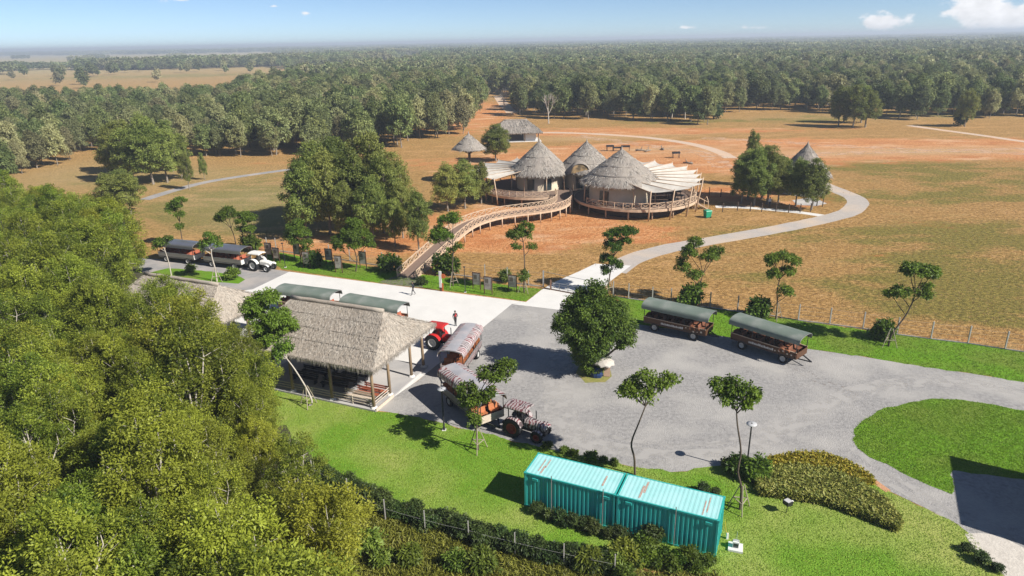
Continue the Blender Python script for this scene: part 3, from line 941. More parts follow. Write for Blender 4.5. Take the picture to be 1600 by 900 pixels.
# low-detail forest tree meshes and whole patches for the far mass
L_far = leafmat('leaf_far', (0.085, 0.12, 0.045), (0.25, 0.29, 0.115), (0.33, 0.31, 0.16), 0.9, 0.3, .75)
far_tree = []
for i in range(4):
    rg_ = random.Random(300 + i)
    lo = rand_lobes(rg_, 12, 3.9, 6, 2.5)
    far_tree.append(crown_mesh('crown', 300 + i, lo, L_far, (1.5, 0.5), 1.3, 16, inner=.1, low=-.5))
patch_me = []
for i in range(3):
    rg_ = random.Random(400 + i)
    lo = []
    for k in range(26):
        a, d = rg_.uniform(0, 6.28), 30 * math.sqrt(rg_.random())
        h = rg_.uniform(8, 13)
        s = rg_.uniform(3.2, 4.6)
        lo.append(((math.cos(a) * d, math.sin(a) * d, h * .62), (s, s, h * .38)))
    patch_me.append(crown_mesh('patch', 400 + i, lo, L_far, (2.8, 1.1), 2.0, 9, inner=.05, low=-.35, cover=.8))
r = 520.0
fars = []
while r < 9000:
    big = r > 1150
    step = (8.6 + (r - 520) * .006) if not big else 42 + (r - 1150) * .02
    na = max(8, int(1.7 * r / step))
    for k in range(na):
        a = -0.85 + 1.7 * (k + frs.uniform(-.45, .45)) / na
        rr = r + frs.uniform(-.45, .45) * step
        x, y = rr * math.sin(a), rr * math.cos(a)
        px, py = proj((x, y, 0))
        if not -60 < px < 1660:
            continue
        f = in_forest(px, py)
        # hedgerows and lone trees on the open plain
        lone = (not f) and frs.random() < (.004 if rr < 700 else .02)
        if f and px < 420 and rr > 700:
            f = mnoise.noise(Vector((x * .004, y * .009, 2))) > -.05
        if f and rr > 1500:
            f = mnoise.noise(Vector((x * .0014, y * .0026, 7))) > -.22
        if not (f or lone):
            continue
        if big and lone and frs.random() < .6:
            continue
        fars.append((x, y, frs.uniform(.8, 1.25) * (1 + max(0, rr - 3000) / 9000), (6 + frs.randrange(4)) if not big else 10 + frs.randrange(3)))
    r += step * (.95 if not big else .8)
print('far instances', len(fars))


def scatter(name, pts, meshes, label, seed=1):
    """ONE object: points carrying copies of the meshes (geometry nodes)"""
    holder = []
    for i, me in enumerate(meshes):
        holder.append(me)
    me = bpy.data.meshes.new(name)
    me.vertices.add(len(pts))
    me.vertices.foreach_set('co', np.array([(p[0], p[1], 0) for p in pts], dtype=np.float32).ravel())
    for nm, k in (('sc', 2), ('kind_id', 3)):
        at = me.attributes.new(nm, 'FLOAT' if nm == 'sc' else 'INT', 'POINT')
        at.data.foreach_set('value', [p[k] for p in pts])
    rg_ = random.Random(seed)
    at = me.attributes.new('turn', 'FLOAT', 'POINT')
    at.data.foreach_set('value', [rg_.uniform(0, 6.28) for _ in pts])
    me.update()
    o = tag(link(name, me), label, 'forest', kind='stuff')
    ng = bpy.data.node_groups.new(name, 'GeometryNodeTree')
    ng.interface.new_socket('Geometry', in_out='INPUT', socket_type='NodeSocketGeometry')
    ng.interface.new_socket('Geometry', in_out='OUTPUT', socket_type='NodeSocketGeometry')
    n = ng.nodes
    gi, go = n.new('NodeGroupInput'), n.new('NodeGroupOutput')
    join = n.new('GeometryNodeJoinGeometry')

    def attr(nm, dt):
        a = n.new('GeometryNodeInputNamedAttribute')
        a.data_type = dt
        a.inputs['Name'].default_value = nm
        return a.outputs['Attribute']
    for i, src in enumerate(meshes):
        cmp_ = n.new('FunctionNodeCompare')
        cmp_.data_type, cmp_.operation = 'INT', 'EQUAL'
        ng.links.new(attr('kind_id', 'INT'), cmp_.inputs[2])
        cmp_.inputs[3].default_value = src[0]
        ip = n.new('GeometryNodeInstanceOnPoints')
        ng.links.new(gi.outputs[0], ip.inputs['Points'])
        ng.links.new(cmp_.outputs[0], ip.inputs['Selection'])
        jo = n.new('GeometryNodeJoinGeometry')
        for ob in src[1]:
            oi = n.new('GeometryNodeObjectInfo')
            oi.inputs['Object'].default_value = ob
            oi.transform_space = 'ORIGINAL'
            ng.links.new(oi.outputs['Geometry'], jo.inputs[0])
        ng.links.new(jo.outputs[0], ip.inputs['Instance'])
        cx = n.new('ShaderNodeCombineXYZ')
        ng.links.new(attr('turn', 'FLOAT'), cx.inputs[2])
        ng.links.new(cx.outputs[0], ip.inputs['Rotation'])
        cs = n.new('ShaderNodeCombineXYZ')
        for q in range(3):
            ng.links.new(attr('sc', 'FLOAT'), cs.inputs[q])
        ng.links.new(cs.outputs[0], ip.inputs['Scale'])
        ng.links.new(ip.outputs[0], join.inputs[0])
    ng.links.new(join.outputs[0], go.inputs[0])
    md = o.modifiers.new('scatter', 'NODES')
    md.node_group = ng
    return o


# one real forest tree of each source stands in the forest
srcs = []
for i in range(6):
    x, y, s, k = mass.pop()
    t = put_tree('forest_tree', 'f%d' % i, (x, y), 12, 'dark green tree deep inside the wide forest', 'trees inside the forest')
    srcs.append((i, [c for c in t.children]))
for i, me in enumerate(far_tree):
    x, y, s, k = fars.pop(40 + i * 3)
    t = thing('forest_tree', 'dark green tree deep inside the wide forest', 'tree', (x, y, 0), 0, 'trees inside the forest')
    cr = link('crown', me, t)
    link('trunk', TREE_PROTO['f%d' % i][1], t)
    srcs.append((6 + i, [cr]))
for i, me in enumerate(patch_me):
    x, y, s, k = [f for f in fars if f[3] >= 10][50 + i]
    o = tag(link('forest_patch', me, None, (x, y, 0)), 'distant patch of dark forest merging into the haze', 'forest', kind='stuff')
    srcs.append((10 + i, [o]))
scatter('forest', mass + fars, srcs, 'wide dark green forest stretching to the horizon')

# bare pale trees at the forest edge
def bare_tree(loc, h, seed, label):
    rg_ = random.Random(seed)
    t = thing('bare_tree', label, 'tree', loc, rg_.uniform(0, 6))
    mb, tw = MB(), MB()

    def grow(p, d, l, r, dep):
        q = p + d * l
        mid = p.lerp(q, .5) + Vector((rg_.uniform(-1, 1), rg_.uniform(-1, 1), 0)) * l * .06
        (mb if dep < 2 else tw).tube([p, mid, q], [r, r * .8, r * .6], 5, cap=False)
        if dep < 4:
            for k in range(3 if dep else 4):
                nd_ = (d + Vector((rg_.uniform(-1, 1), rg_.uniform(-1, 1), rg_.uniform(-.2, .6))) * .62).normalized()
                grow(p.lerp(q, rg_.uniform(.6, 1)), nd_, l * rg_.uniform(.55, .78), r * .52, dep + 1)
    grow(Vector((0, 0, -.1)), Vector((.04, .03, 1)), h * .36, h * .022, 0)
    mb.build('trunk', M_barkpale, t)
    tw.build('crown', M_barkpale, t)


bare_tree(g(857, 193), 13, 3, 'leafless pale trunked tree standing before the forest edge')
bare_tree(g(1070, 186), 12, 4, 'leafless grey tree among green crowns at the forest edge')
bare_tree(g(1050, 184), 11, 8, 'small leafless grey tree beside another leafless one')
bare_tree(g(788, 172), 12, 5, 'leafless pale tree beside the dirt track into the wood')
# ------------------------------------------------------------------ thatched buildings
M_thatch = pm('thatch_pale', (0.43, 0.37, 0.305), (0.31, 0.26, 0.21), scale=5, rough=.98, bump=.9, bscale=16, c3=(0.42, 0.37, 0.31), s3=0.5, spec=.05)
M_thatchdark = pm('thatch_grey', (0.34, 0.30, 0.265), (0.23, 0.2, 0.172), scale=4, rough=.98, bump=.9, bscale=14, c3=(0.34, 0.30, 0.255), s3=0.6, spec=.05)
M_straw = leafmat('straw_strand', (0.25, 0.215, 0.18), (0.53, 0.475, 0.41), trans=.05, ymix=0)
M_strawdark = leafmat('straw_strand_grey', (0.21, 0.182, 0.158), (0.46, 0.42, 0.375), trans=.05, ymix=0)
M_post = pm('timber_post', (0.30, 0.215, 0.13), (0.19, 0.13, 0.08), scale=5, rough=.85, bump=.4, stretch=(1, 1, .2), obj=True)
M_lodgewood = pm('lodge_timber', (0.60, 0.45, 0.32), (0.46, 0.33, 0.225), scale=3, rough=.85, bump=.3)
M_deck = pm('deck_boards', (0.24, 0.165, 0.125), (0.17, 0.118, 0.09), scale=3, rough=.85, bump=.4, stretch=(1, 6, 1))
M_cream = pm('cream_canvas', (0.66, 0.56, 0.42), (0.56, 0.47, 0.34), scale=1.2, rough=.85)
M_sail = pm('white_sailcloth', (0.56, 0.52, 0.46), (0.42, 0.385, 0.335), scale=.9, rough=.8)
M_dark = pm('dark_interior', (0.035, 0.035, 0.04), (0.02, 0.02, 0.025), rough=.7)
M_glass = pm('dark_glass', (0.03, 0.045, 0.05), (0.02, 0.03, 0.035), rough=.08, spec=.6)
M_white = pm('white_paint', (0.76, 0.74, 0.70), (0.64, 0.62, 0.58), scale=2, rough=.6)
M_rope = pm('dark_rope', (0.14, 0.12, 0.10))
M_redwood = pm('red_bench_wood', (0.42, 0.13, 0.07), (0.3, 0.085, 0.045), scale=4, rough=.6)
M_whitewood = pm('pale_bench_wood', (0.62, 0.52, 0.42), (0.5, 0.42, 0.33), scale=4, rough=.7)


def strands(name, faces, n, length, width, mat, parent, seed, lift=.05, over=.25):
    """loose straws over sloping faces: faces = list of (top_a, top_b, low_b, low_a)"""
    rg = np.random.default_rng(seed)
    areas = []
    for q in faces:
        a, b, c, d = (np.array(p, float) for p in q)
        areas.append(.5 * np.linalg.norm(np.cross(c - a, d - b)))
    tot_ = sum(areas)
    Ps, Ds, Ns = [], [], []
    for q, ar in zip(faces, areas):
        a, b, c, d = (np.array(p, float) for p in q)
        k = int(n * ar / tot_)
        nrm = np.cross(d - a, c - a)
        nrm /= max(np.linalg.norm(nrm), 1e-6)
        if nrm[2] < 0:
            nrm = -nrm
        wt, wl_ = np.linalg.norm(b - a), np.linalg.norm(c - d)
        # uniform over the trapezoid
        t = rg.random(k * 3)
        s = rg.random(k * 3)
        keep = rg.random(k * 3) < (wt + (wl_ - wt) * t) / max(wt, wl_)
        t, s = t[keep][:k, None], s[keep][:k, None]
        top, low = a + (b - a) * s, d + (c - d) * s
        slope = low - top
        slope = slope / np.maximum(np.linalg.norm(slope, axis=1, keepdims=True), 1e-6)
        P = top + (low - top) * t + nrm * (lift * (0.3 + rg.random((len(t), 1))))
        side = np.cross(nrm, slope)
        D = slope + side * rg.normal(size=(len(t), 1)) * .28 + nrm * rg.normal(size=(len(t), 1)) * .10
        Ps.append(P - slope * length * .3)
        Ds.append(D)
        Ns.append(np.repeat(nrm[None], len(t), 0) + rg.normal(size=(len(t), 3)) * .45)
    P, D, N = np.concatenate(Ps), np.concatenate(Ds), np.concatenate(Ns)
    V, F = leaves(P, D, N, length, width, rg, droop=.02)
    T = np.clip(.5 + .42 * rg.normal(size=len(P)), 0, 1)
    o = link(name, np_mesh(name, V, F, mat, T), parent)
    return tag(o, kind='stuff')


def ragged_skirt(mb, a, b, drop, inward, n, rg, m=0):
    """uneven thatch edge hanging from the eave a-b"""
    a, b = Vector(a), Vector(b)
    for i in range(n):
        p, q = a.lerp(b, i / n), a.lerp(b, (i + 1) / n)
        d1, d2 = drop * rg.uniform(.7, 1.3), drop * rg.uniform(.7, 1.3)
        i_ = Vector(inward) * .25
        mb.add([p, q, q + i_ - Vector((0, 0, d2)), p + i_ - Vector((0, 0, d1))], [(0, 1, 2, 3)], m)


def hip_roof(parent, x0, x1, y0, y1, ze, zr, hx0, hx1, mat, smat, seed, ns, ly=None, th=.28, name='roof', seams=0, slen=.32, swid=.0115):
    """thatched hip roof over x0..x1, y0..y1; ridge from x0+hx0 to x1-hx1"""
    rg = random.Random(seed)
    ym = (y0 + y1) / 2
    mb = MB()
    A, B, Cc, D = (x0, y0, ze), (x1, y0, ze), (x1, y1, ze), (x0, y1, ze)
    E_, F_ = (x0 + hx0, ym, zr), (x1 - hx1, ym, zr)
    quads = [(E_, F_, B, A), (F_, E_, D, Cc), (F_, F_, Cc, B), (E_, E_, A, D)]
    for a, b, c, d in quads:
        a, b, c, d = map(Vector, (a, b, c, d))
        nu, nv = 26, 12
        vs_ = []
        for j in range(nv + 1):
            t = j / nv
            for i in range(nu + 1):
                p = a.lerp(b, i / nu).lerp(d.lerp(c, i / nu), t)
                edge = min(1, 4 * min(i, nu - i) / nu)
                w = mnoise.noise(p * 1.3) * .07 * edge + mnoise.noise(p * .45) * .10 * edge
                sag = -.16 * math.sin(math.pi * t)
                p = p + Vector((0, 0, w + sag))
                vs_.append(p)
        fs_ = [(j * (nu + 1) + i, (j + 1) * (nu + 1) + i, (j + 1) * (nu + 1) + i + 1, j * (nu + 1) + i + 1) for j in range(nv) for i in range(nu)]
        mb.add(vs_, fs_)
    roof = mb.build(name, mat, parent, smooth=True)
    ed = MB()
    for (p, q, inw) in ((A, B, (0, 1, 0)), (B, Cc, (-1, 0, 0)), (Cc, D, (0, -1, 0)), (D, A, (1, 0, 0))):
        ragged_skirt(ed, p, q, th, inw, int((Vector(q) - Vector(p)).length * 7), rg)
    # underside
    ed.add([(x0 + .1, y0 + .1, ze - .08), (x1 - .1, y0 + .1, ze - .08), (x1 - .1, y1 - .1, ze - .08), (x0 + .1, y1 - .1, ze - .08), (x0 + hx0, ym, zr - .2), (x1 - hx1, ym, zr - .2)], [(0, 1, 5, 4), (2, 3, 4, 5), (1, 2, 5), (3, 0, 4)])
    ed.build('eave_fringe', mat, roof)
    strands('loose_thatch', [q for q in quads], ns, slen, swid, smat, roof, seed, lift=.045)
    strands('eave_straw', [((p[0], p[1], ze + .12), (q[0], q[1], ze + .12), (q[0], q[1], ze - .12), (p[0], p[1], ze - .12)) for p, q in ((A, B), (B, Cc), (Cc, D), (D, A))], ns // 5, .45, swid, smat, roof, seed + 1)
    rc = MB()
    rc.tube([Vector(E_).lerp(Vector(F_), k / 9) + Vector((0, 0, .06 + .03 * math.sin(k * 3))) for k in range(10)], .2, 7)
    rc.build('ridge_cap', mat, roof, True)
    for k in range(seams):
        t = (k + 1) / (seams + 1) * .9
        sm = MB()
        for a, b, c, d in quads[:2]:
            a, b, c, d = map(Vector, (a, b, c, d))
            p, q = a.lerp(d, t), b.lerp(c, t)
            sm.tube([p.lerp(q, i / 8) + Vector((0, 0, .02 - .16 * math.sin(math.pi * t) + .03)) for i in range(9)], .022, 4)
        sm.build('thatch_rope', M_rope, roof)
    return roof


# local frame of the pavilions: x runs along the eave away from the gravel, y runs from the lawn side to the court
PV = Vector((0.3936, 0.9193))
PC = g(585, 640)
pav_rz = math.atan2(0.3936, -0.9193)          # local +x = u = (-.919,.394)


def pavilion(loc, L_, label, seed, rail=True, benches=True, ns=24000):
    # +x to the far end, +y points to the lawn side here (local y = -v)
    t = thing('thatched_pavilion', label, 'pavilion', loc, pav_rz)
    Wd = 8.26
    sx = L_ / 3
    fl = MB()
    fl.box(-.35, L_ + .35, -Wd - .3, .35, 0.012, .16)
    fl.build('floor_slab', M_concgrey, t)
    ps = [(i * sx, 0) for i in range(4)] + [(0, -2.45), (0, -6.1), (0, -Wd)] + [(i * sx, -Wd) for i in range(1, 4)] + [(L_, -2.45), (L_, -6.1)]
    rg = random.Random(seed)
    for (x, y) in ps:
        mb = MB()
        mb.tube([(x, y, .1), (x + rg.uniform(-.03, .03), y, 2), (x, y, 4.3)], [.14, .13, .12], 9)
        p_ = mb.build('post', M_post, t, True)
        ft = MB()
        ft.lathe([(.34, .012), (.3, .2), (.2, .3), (.13, .32)], 9, (x, y, 0))
        ft.build('footing', M_conc, p_)
    bm_ = MB()
    for y in (0, -Wd):
        bm_.beam((-.3, y, 3.98), (L_ + .3, y, 3.98), .16, .2)
    for x in (0, L_):
        bm_.beam((x, .3, 3.8), (x, -Wd - .3, 3.8), .16, .2)
    bm_.build('ring_beam', M_post, t)
    for i in range(3):
        tr_ = MB()
        x = (i + .5) * sx
        tr_.beam((x, 0, 4.0), (x, -Wd, 4.0), .14, .18)
        tr_.beam((x, -Wd / 2, 4.0), (x, -Wd / 2, 6.4), .14, .14)
        tr_.build('roof_truss', M_post, t)
    hip_roof(t, -.75, L_ + .75, -Wd - 1.5, .75, 4.0, 6.95, 2.1, 2.1, M_thatch, M_straw, seed, ns, seams=3)
    if rail:
        for i in range(3):
            for z in (.42, .66, .9):
                r_ = MB()
                r_.tube([(i * sx + .1, .02, z), ((i + 1) * sx - .1, .02, z)], .035, 6)
                r_.build('rail', M_whitewood, t)
            r_ = MB()
            r_.tube([((i + .5) * sx, .02, .1), ((i + .5) * sx, .02, .95)], .05, 6)
            r_.build('rail_post', M_whitewood, t)
        for z in (.42, .66, .9):
            r_ = MB()
            r_.tube([(0, -.1, z), (0, -2.35, z)], .035, 6)
            r_.build('rail', M_whitewood, t)
        kb = MB()
        kb.box(-.42, -.36, -2.4, .3, .015, .3)
        kb.build('kerb_board', M_whitewood, t)
    return t


pav1 = pavilion((PC.x, PC.y, 0), 12.6, 'open timber pavilion with hipped thatch roof facing the zebra striped train', 21)
pav2 = pavilion((PC.x - 17.45, PC.y + 7.88, 0), 12.6, 'second thatched pavilion half hidden behind the dense wood', 22, ns=16000)


def bench(par_loc, rz, L_, mat, label, group):
    t = thing('bench', label, 'bench', par_loc, rz, group)
    mb = MB()
    for k in range(3):
        mb.box(-L_ / 2, L_ / 2, -.2 + k * .14, -.08 + k * .14, .42, .46)
    mb.build('seat', mat, t)
    mb = MB()
    for k in range(2):
        mb.beam((-L_ / 2, .24 + k * .03, .6 + k * .17), (L_ / 2, .24 + k * .03, .6 + k * .17), .035, .13)
    mb.build('backrest', mat, t)
    for x in (-L_ / 2 + .2, L_ / 2 - .2):
        mb = MB()
        mb.box(x - .03, x + .03, -.2, .2, 0, .42)
        mb.beam((x, .2, .0), (x, .28, .85), .06, .05)
        mb.build('leg', M_dark, t)
    return t


def pav_pt(x, y, z=.16):
    m = Matrix.Rotation(pav_rz, 3, 'Z')
    return m @ Vector((x, y, 0)) + Vector((PC.x, PC.y, z))


bench(pav_pt(2.0, -.55), pav_rz + math.pi, 2.9, M_whitewood, 'pale timber bench along the pavilion rail in the sun', 'pavilion benches')
for i, (x, y) in enumerate(((1.5, -1.35), (1.3, -2.1))):
    bench(pav_pt(x, y), pav_rz + math.pi, 2.4, M_redwood, 'red timber bench in the sunlit corner of the pavilion', 'red pavilion benches')
for i, (x, y) in enumerate(((5.2, -1.6), (5.0, -2.7), (4.6, -3.9), (8.6, -1.8), (8.4, -3.0), (8.2, -4.2))):
    bench(pav_pt(x, y), pav_rz + math.pi, 2.8, M_dark if i != 1 else M_barkdark, 'dark timber bench standing in the shade of the thatched pavilion', 'shaded pavilion benches')


# ------------------------------------------------------------------ cone roofs
def cone_roof(parent, c, Rr, ze, za, mat, smat, seed, ns, n=40, sink=.25, tiers=4, name='roof', steps=9):
    rg = random.Random(seed)
    mb = MB()
    prof = []
    for i in range(steps + 1):
        t = i / steps
        r = Rr * (1 - t)
        z = ze + (za - ze) * (t ** .94)
        prof.append((max(r, .05), z))
    vs_, fs_ = [], []
    # skirt under the eave
    rings = [(Rr * .93, ze - .14), (Rr * 1.0, ze - .20), (Rr * 1.02, ze)] + prof[1:]
    for k, (r, z) in enumerate(rings):
        for j in range(n):
            a = 2 * math.pi * j / n
            w = 1 + .03 * mnoise.noise(Vector((math.cos(a) * 3 + c[0], math.sin(a) * 3, z * .7)))
            zz = z + (rg.uniform(-.07, .04) if k in (1, 2) else mnoise.noise(Vector((math.cos(a) * r, math.sin(a) * r, seed))) * .08)
            vs_.append((c[0] + math.cos(a) * r * w, c[1] + math.sin(a) * r * w, zz))
    for k in range(len(rings) - 1):
        for j in range(n):
            fs_.append((k * n + j, k * n + (j + 1) % n, (k + 1) * n + (j + 1) % n, (k + 1) * n + j))
    mb.add(vs_, fs_)
    mb.lathe([(.24, za - .3), (.26, za - .05), (.12, za + .12), (.05, za + .5), (.0, za + .52)], 8, (c[0], c[1], 0))
    roof = mb.build(name, mat, parent, True)
    faces = []
    m_ = 28
    for j in range(m_):
        a, b = 2 * math.pi * j / m_, 2 * math.pi * (j + 1) / m_
        p = lambda r, z, q: (c[0] + math.cos(q) * r, c[1] + math.sin(q) * r, z)
        faces.append((p(.05, za, a), p(.05, za, b), p(Rr * 1.02, ze - .08, b), p(Rr * 1.02, ze - .08, a)))
    strands('loose_thatch', faces, int(ns * 1.6), .8, .03, smat, roof, seed, lift=.06)
    # thatch laid in overlapping courses
    for k in range(1, tiers):
        t = k / tiers
        cr = MB()
        r = Rr * (1 - t) + .07
        z = ze + (za - ze) * (t ** .94)
        vv, ff = [], []
        for j in range(n):
            a = 2 * math.pi * j / n
            dz = rg.uniform(-.16, .16)
            for rr, zz in ((r - .16, z + .15), (r - .01, z + dz * .8), (r - .05, z + dz - .03)):
                vv.append((c[0] + math.cos(a) * rr, c[1] + math.sin(a) * rr, zz))
        for j in range(n):
            q = (j + 1) % n
            ff += [(j * 3, q * 3, q * 3 + 1, j * 3 + 1), (j * 3 + 1, q * 3 + 1, q * 3 + 2, j * 3 + 2)]
        cr.add(vv, ff)
        cr.build('thatch_course', mat, roof, True)
    return roof


def arc_pts(c, r, a0, a1, n, z):
    return [Vector((c[0] + r * math.cos(a0 + (a1 - a0) * i / n), c[1] + r * math.sin(a0 + (a1 - a0) * i / n), z)) for i in range(n + 1)]


def railing(parent, pts, h, mat, name='railing', w=.09):
    """posts, top and bottom rail and one crossed bay between each two points; each bay is a sub-part"""
    rl = MB()
    for p in pts:
        rl.beam(p, p + Vector((0, 0, h + .05)), w * 1.2, w * 1.2)
    for z in (.14, h):
        for p, q in zip(pts, pts[1:]):
            rl.beam(p + Vector((0, 0, z)), q + Vector((0, 0, z)), w, w)
    r_ = rl.build(name, mat, parent)
    for p, q in zip(pts, pts[1:]):
        b = MB()
        b.beam(p + Vector((0, 0, .18)), q + Vector((0, 0, h - .05)), w * .55, w * .8)
        b.beam(p + Vector((0, 0, h - .05)), q + Vector((0, 0, .18)), w * .55, w * .6)
        b.build('crossed_bay', mat, r_)
    return r_


lodge = thing('lodge', 'round thatched safari lodge with three cone roofs and white shade sails', 'lodge', (0, 0, 0))
cA, cB, cC = g(843, 267, 5.1), g(916, 263, 5.3), Vector((19.6, 119.9, 5.3))
print('lodge cones', cA, cB, cC)


def apex_z(c, py):
    z = 6
    while proj((c.x, c.y, z))[1] > py and z < 30:
        z += .05
    return z


for (c, Rr, ze, py, seed) in ((cA, 5.9, 5.1, 221, 31), (cB, 5.6, 5.3, 221, 32), (cC, 7.0, 5.3, 233, 33)):
    rf = cone_roof(lodge, (c.x, c.y), Rr, ze, apex_z(c, py), M_thatchdark, M_strawdark, seed, 4200)
    wl_m = MB()
    wl_m.lathe([(Rr - 1.5, 1.95), (Rr - 1.45, 4.9), (Rr - 1.7, 5.0)], 32, (c.x, c.y, 0))
    w_ = wl_m.build('wall', M_cream, lodge, True)
    for a in ((-2.0, -1.25, .1) if Rr < 6.5 else (-2.25, -.35, .6)):
        d = MB()
        r = Rr - 1.44
        p = arc_pts((c.x, c.y), r + .05, a - .16, a + .16, 4, 2.2)
        for i in range(4):
            d.add([p[i], p[i + 1], p[i + 1] + Vector((0, 0, 2.1)), p[i] + Vector((0, 0, 2.1))], [(0, 1, 2, 3)])
        win = d.build('window', M_glass, w_)
    for k in range(8):
        a = -math.pi + .2 + k * .78
        pm_ = MB()
        pm_.tube([(c.x + math.cos(a) * (Rr - .35), c.y + math.sin(a) * (Rr - .35), 1.95), (c.x + math.cos(a) * (Rr - .4), c.y + math.sin(a) * (Rr - .4), ze + .2)], .11, 7)
        pm_.build('roof_post', M_lodgewood, lodge, True)
# arched dormer in the middle roof
dm = MB()
dp = Vector((cB.x - 1.7, cB.y - 5.2, 0))
ar = []
for i in range(11):
    t = math.pi * i / 10
    ar.append((math.cos(t) * 1.7, 1.75 * math.sin(t) ** .8))
vv = []
for (x, z) in ar:
    for y, k in ((0, 1.0), (.25, 1.12), (3.2, .55)):
        vv.append((dp.x + x * k, dp.y + y, 5.35 + z * k + (1.1 if y > 1 else 0)))
dm.add(vv, [(i * 3 + a, i * 3 + a + 1, (i + 1) * 3 + a + 1, (i + 1) * 3 + a) for i in range(10) for a in range(2)])
dorm = dm.build('dormer', M_thatchdark, lodge, True)
dd = MB()
dd.add([(dp.x + x * .97, dp.y + .12, 5.3 + z * .97) for x, z in ar], [tuple(range(11))])
dd.build('dormer_opening', pm('dormer_straw', (.45, .3, .15), (.12, .09, .05), scale=1.2, contrast=2), dorm)

# decks
DR, DL = Vector((22.6, 122.0)), Vector((cA.x - 1.2, cA.y + .3))
for nm, c, r, a0, a1 in (('deck', DR, 10.9, 0, 2 * math.pi), ('deck', DL, 9.8, 0, 2 * math.pi)):
    d = MB()
    poly = [(c.x + r * math.cos(2 * math.pi * i / 48), c.y + r * math.sin(2 * math.pi * i / 48)) for i in range(48)]
    d.prism(poly, 1.62, 1.9 if c is DR else 1.93)
    dk = d.build('deck', M_deck, lodge)
    fs = MB()
    fs.lathe([(r + .02, 1.52), (r + .1, 1.52), (r + .1, 1.98), (r + .02, 1.98)], 48, (c.x, c.y, 0))
    fs.build('fascia', M_lodgewood, dk)
    for k in range(16):
        a = 2 * math.pi * (k + .3) / 16
        s = MB()
        s.tube([(c.x + math.cos(a) * (r - .7), c.y + math.sin(a) * (r - .7), -.05), (c.x + math.cos(a) * (r - .7), c.y + math.sin(a) * (r - .7), 1.62)], .13, 7)
        s.build('stilt', M_lodgewood, dk, True)
railing(lodge, arc_pts(DR, 10.75, R(-150), R(40), 24, 1.98), 1.0, M_lodgewood)
railing(lodge, arc_pts(DL, 9.65, R(170), R(285), 13, 1.98), 1.0, M_lodgewood)
M_skirt = pm('skirt_boards', (.12, .085, .06), (.07, .05, .035), scale=2, stretch=(4, 4, .5))
for c, r in ((DR, 8.6), (DL, 7.6)):
    inner = MB()
    inner.lathe([(r, 0.0), (r, 1.6)], 36, (c.x, c.y, 0))
    inner.build('crawl_wall', M_skirt, lodge)


def sail_fan(c, hub, r_out, angles, z_in, z_out, rin):
    """a shade sail between each two leaning masts, sagging, with gaps"""
    tops = []
    for a in angles:
        ro = r_out(a)
        foot = Vector((c.x + (ro - .35) * math.cos(a), c.y + (ro - .35) * math.sin(a), -.05))
        top = Vector((c.x + (ro + .55) * math.cos(a), c.y + (ro + .55) * math.sin(a), z_out + .35))
        mm = MB()
        mm.tube([foot, foot.lerp(top, .5), top], [.13, .12, .1], 7)
        mm.build('mast', M_lodgewood, lodge, True)
        tops.append((a, foot.lerp(top, .95)))
    for (a, p), (b, q) in zip(tops, tops[1:]):
        s = MB()
        i1 = Vector((hub.x + rin * math.cos(a + .03), hub.y + rin * math.sin(a + .03), z_in))
        i2 = Vector((hub.x + rin * math.cos(b - .03), hub.y + rin * math.sin(b - .03), z_in))
        p2, q2 = p.lerp(q, .04), q.lerp(p, .04)
        nu, nv = 8, 8
        vs_ = []
        for j in range(nv + 1):
            for i in range(nu + 1):
                u, v = i / nu, j / nv
                x = p2.lerp(q2, u).lerp(i1.lerp(i2, u), v)
                pull = 4 * u * (1 - u)
                x = x + (Vector((hub.x, hub.y, x.z)) - x) * .07 * pull * (1 - v)
                x = x - Vector((0, 0, .55 * pull * 4 * v * (1 - v) * .6 + .25 * pull * (1 - v)))
                vs_.append(x)
        s.add(vs_, [(j * (nu + 1) + i, j * (nu + 1) + i + 1, (j + 1) * (nu + 1) + i + 1, (j + 1) * (nu + 1) + i) for j in range(nv) for i in range(nu)])
        s.build('shade_sail', M_sail, lodge, True)
        sp = MB()
        sp.tube([p, Vector((hub.x + rin * math.cos(a), hub.y + rin * math.sin(a), z_in + .1))], .05, 5)
        sp.build('boom', M_lodgewood, lodge)


sail_fan(DR, cC, lambda a: 11.4 if a < .1 else 11.4 + (a - .1) * 7.5, [R(a) for a in (-88, -68, -48, -28, -6, 14, 30, 44, 57, 69, 80)], 5.9, 5.0, 6.0)
sail_fan(DL, cA, lambda a: 10.2 + max(0, R(200) - a) * 3.4, [R(a) for a in (226, 204, 184, 166, 149, 132, 116, 100)], 5.7, 4.9, 5.0)
# deck furniture
def table_set(loc, rz, label, group):
    t = thing('deck_table', label, 'table', loc, rz, group)
    a = MB()
    a.box(-.8, .8, -.45, .45, .7, .76)
    a.build('table_top', M_dark, t)
    for x in (-.65, .65):
        for y in (-.35, .35):
            b = MB()
            b.beam((x, y, 0), (x, y, .7), .07, .07)
            b.build('leg', M_dark, t)


for i, (x, y, rz) in enumerate(((28, 115.6, .3), (30.2, 118.6, .9), (26.2, 114.2, 0), (30.5, 122, 1.4), (28.6, 120.2, .5))):
    table_set((x, y, 1.9), rz, 'dark dining table on the shaded lodge deck', 'deck dining tables')

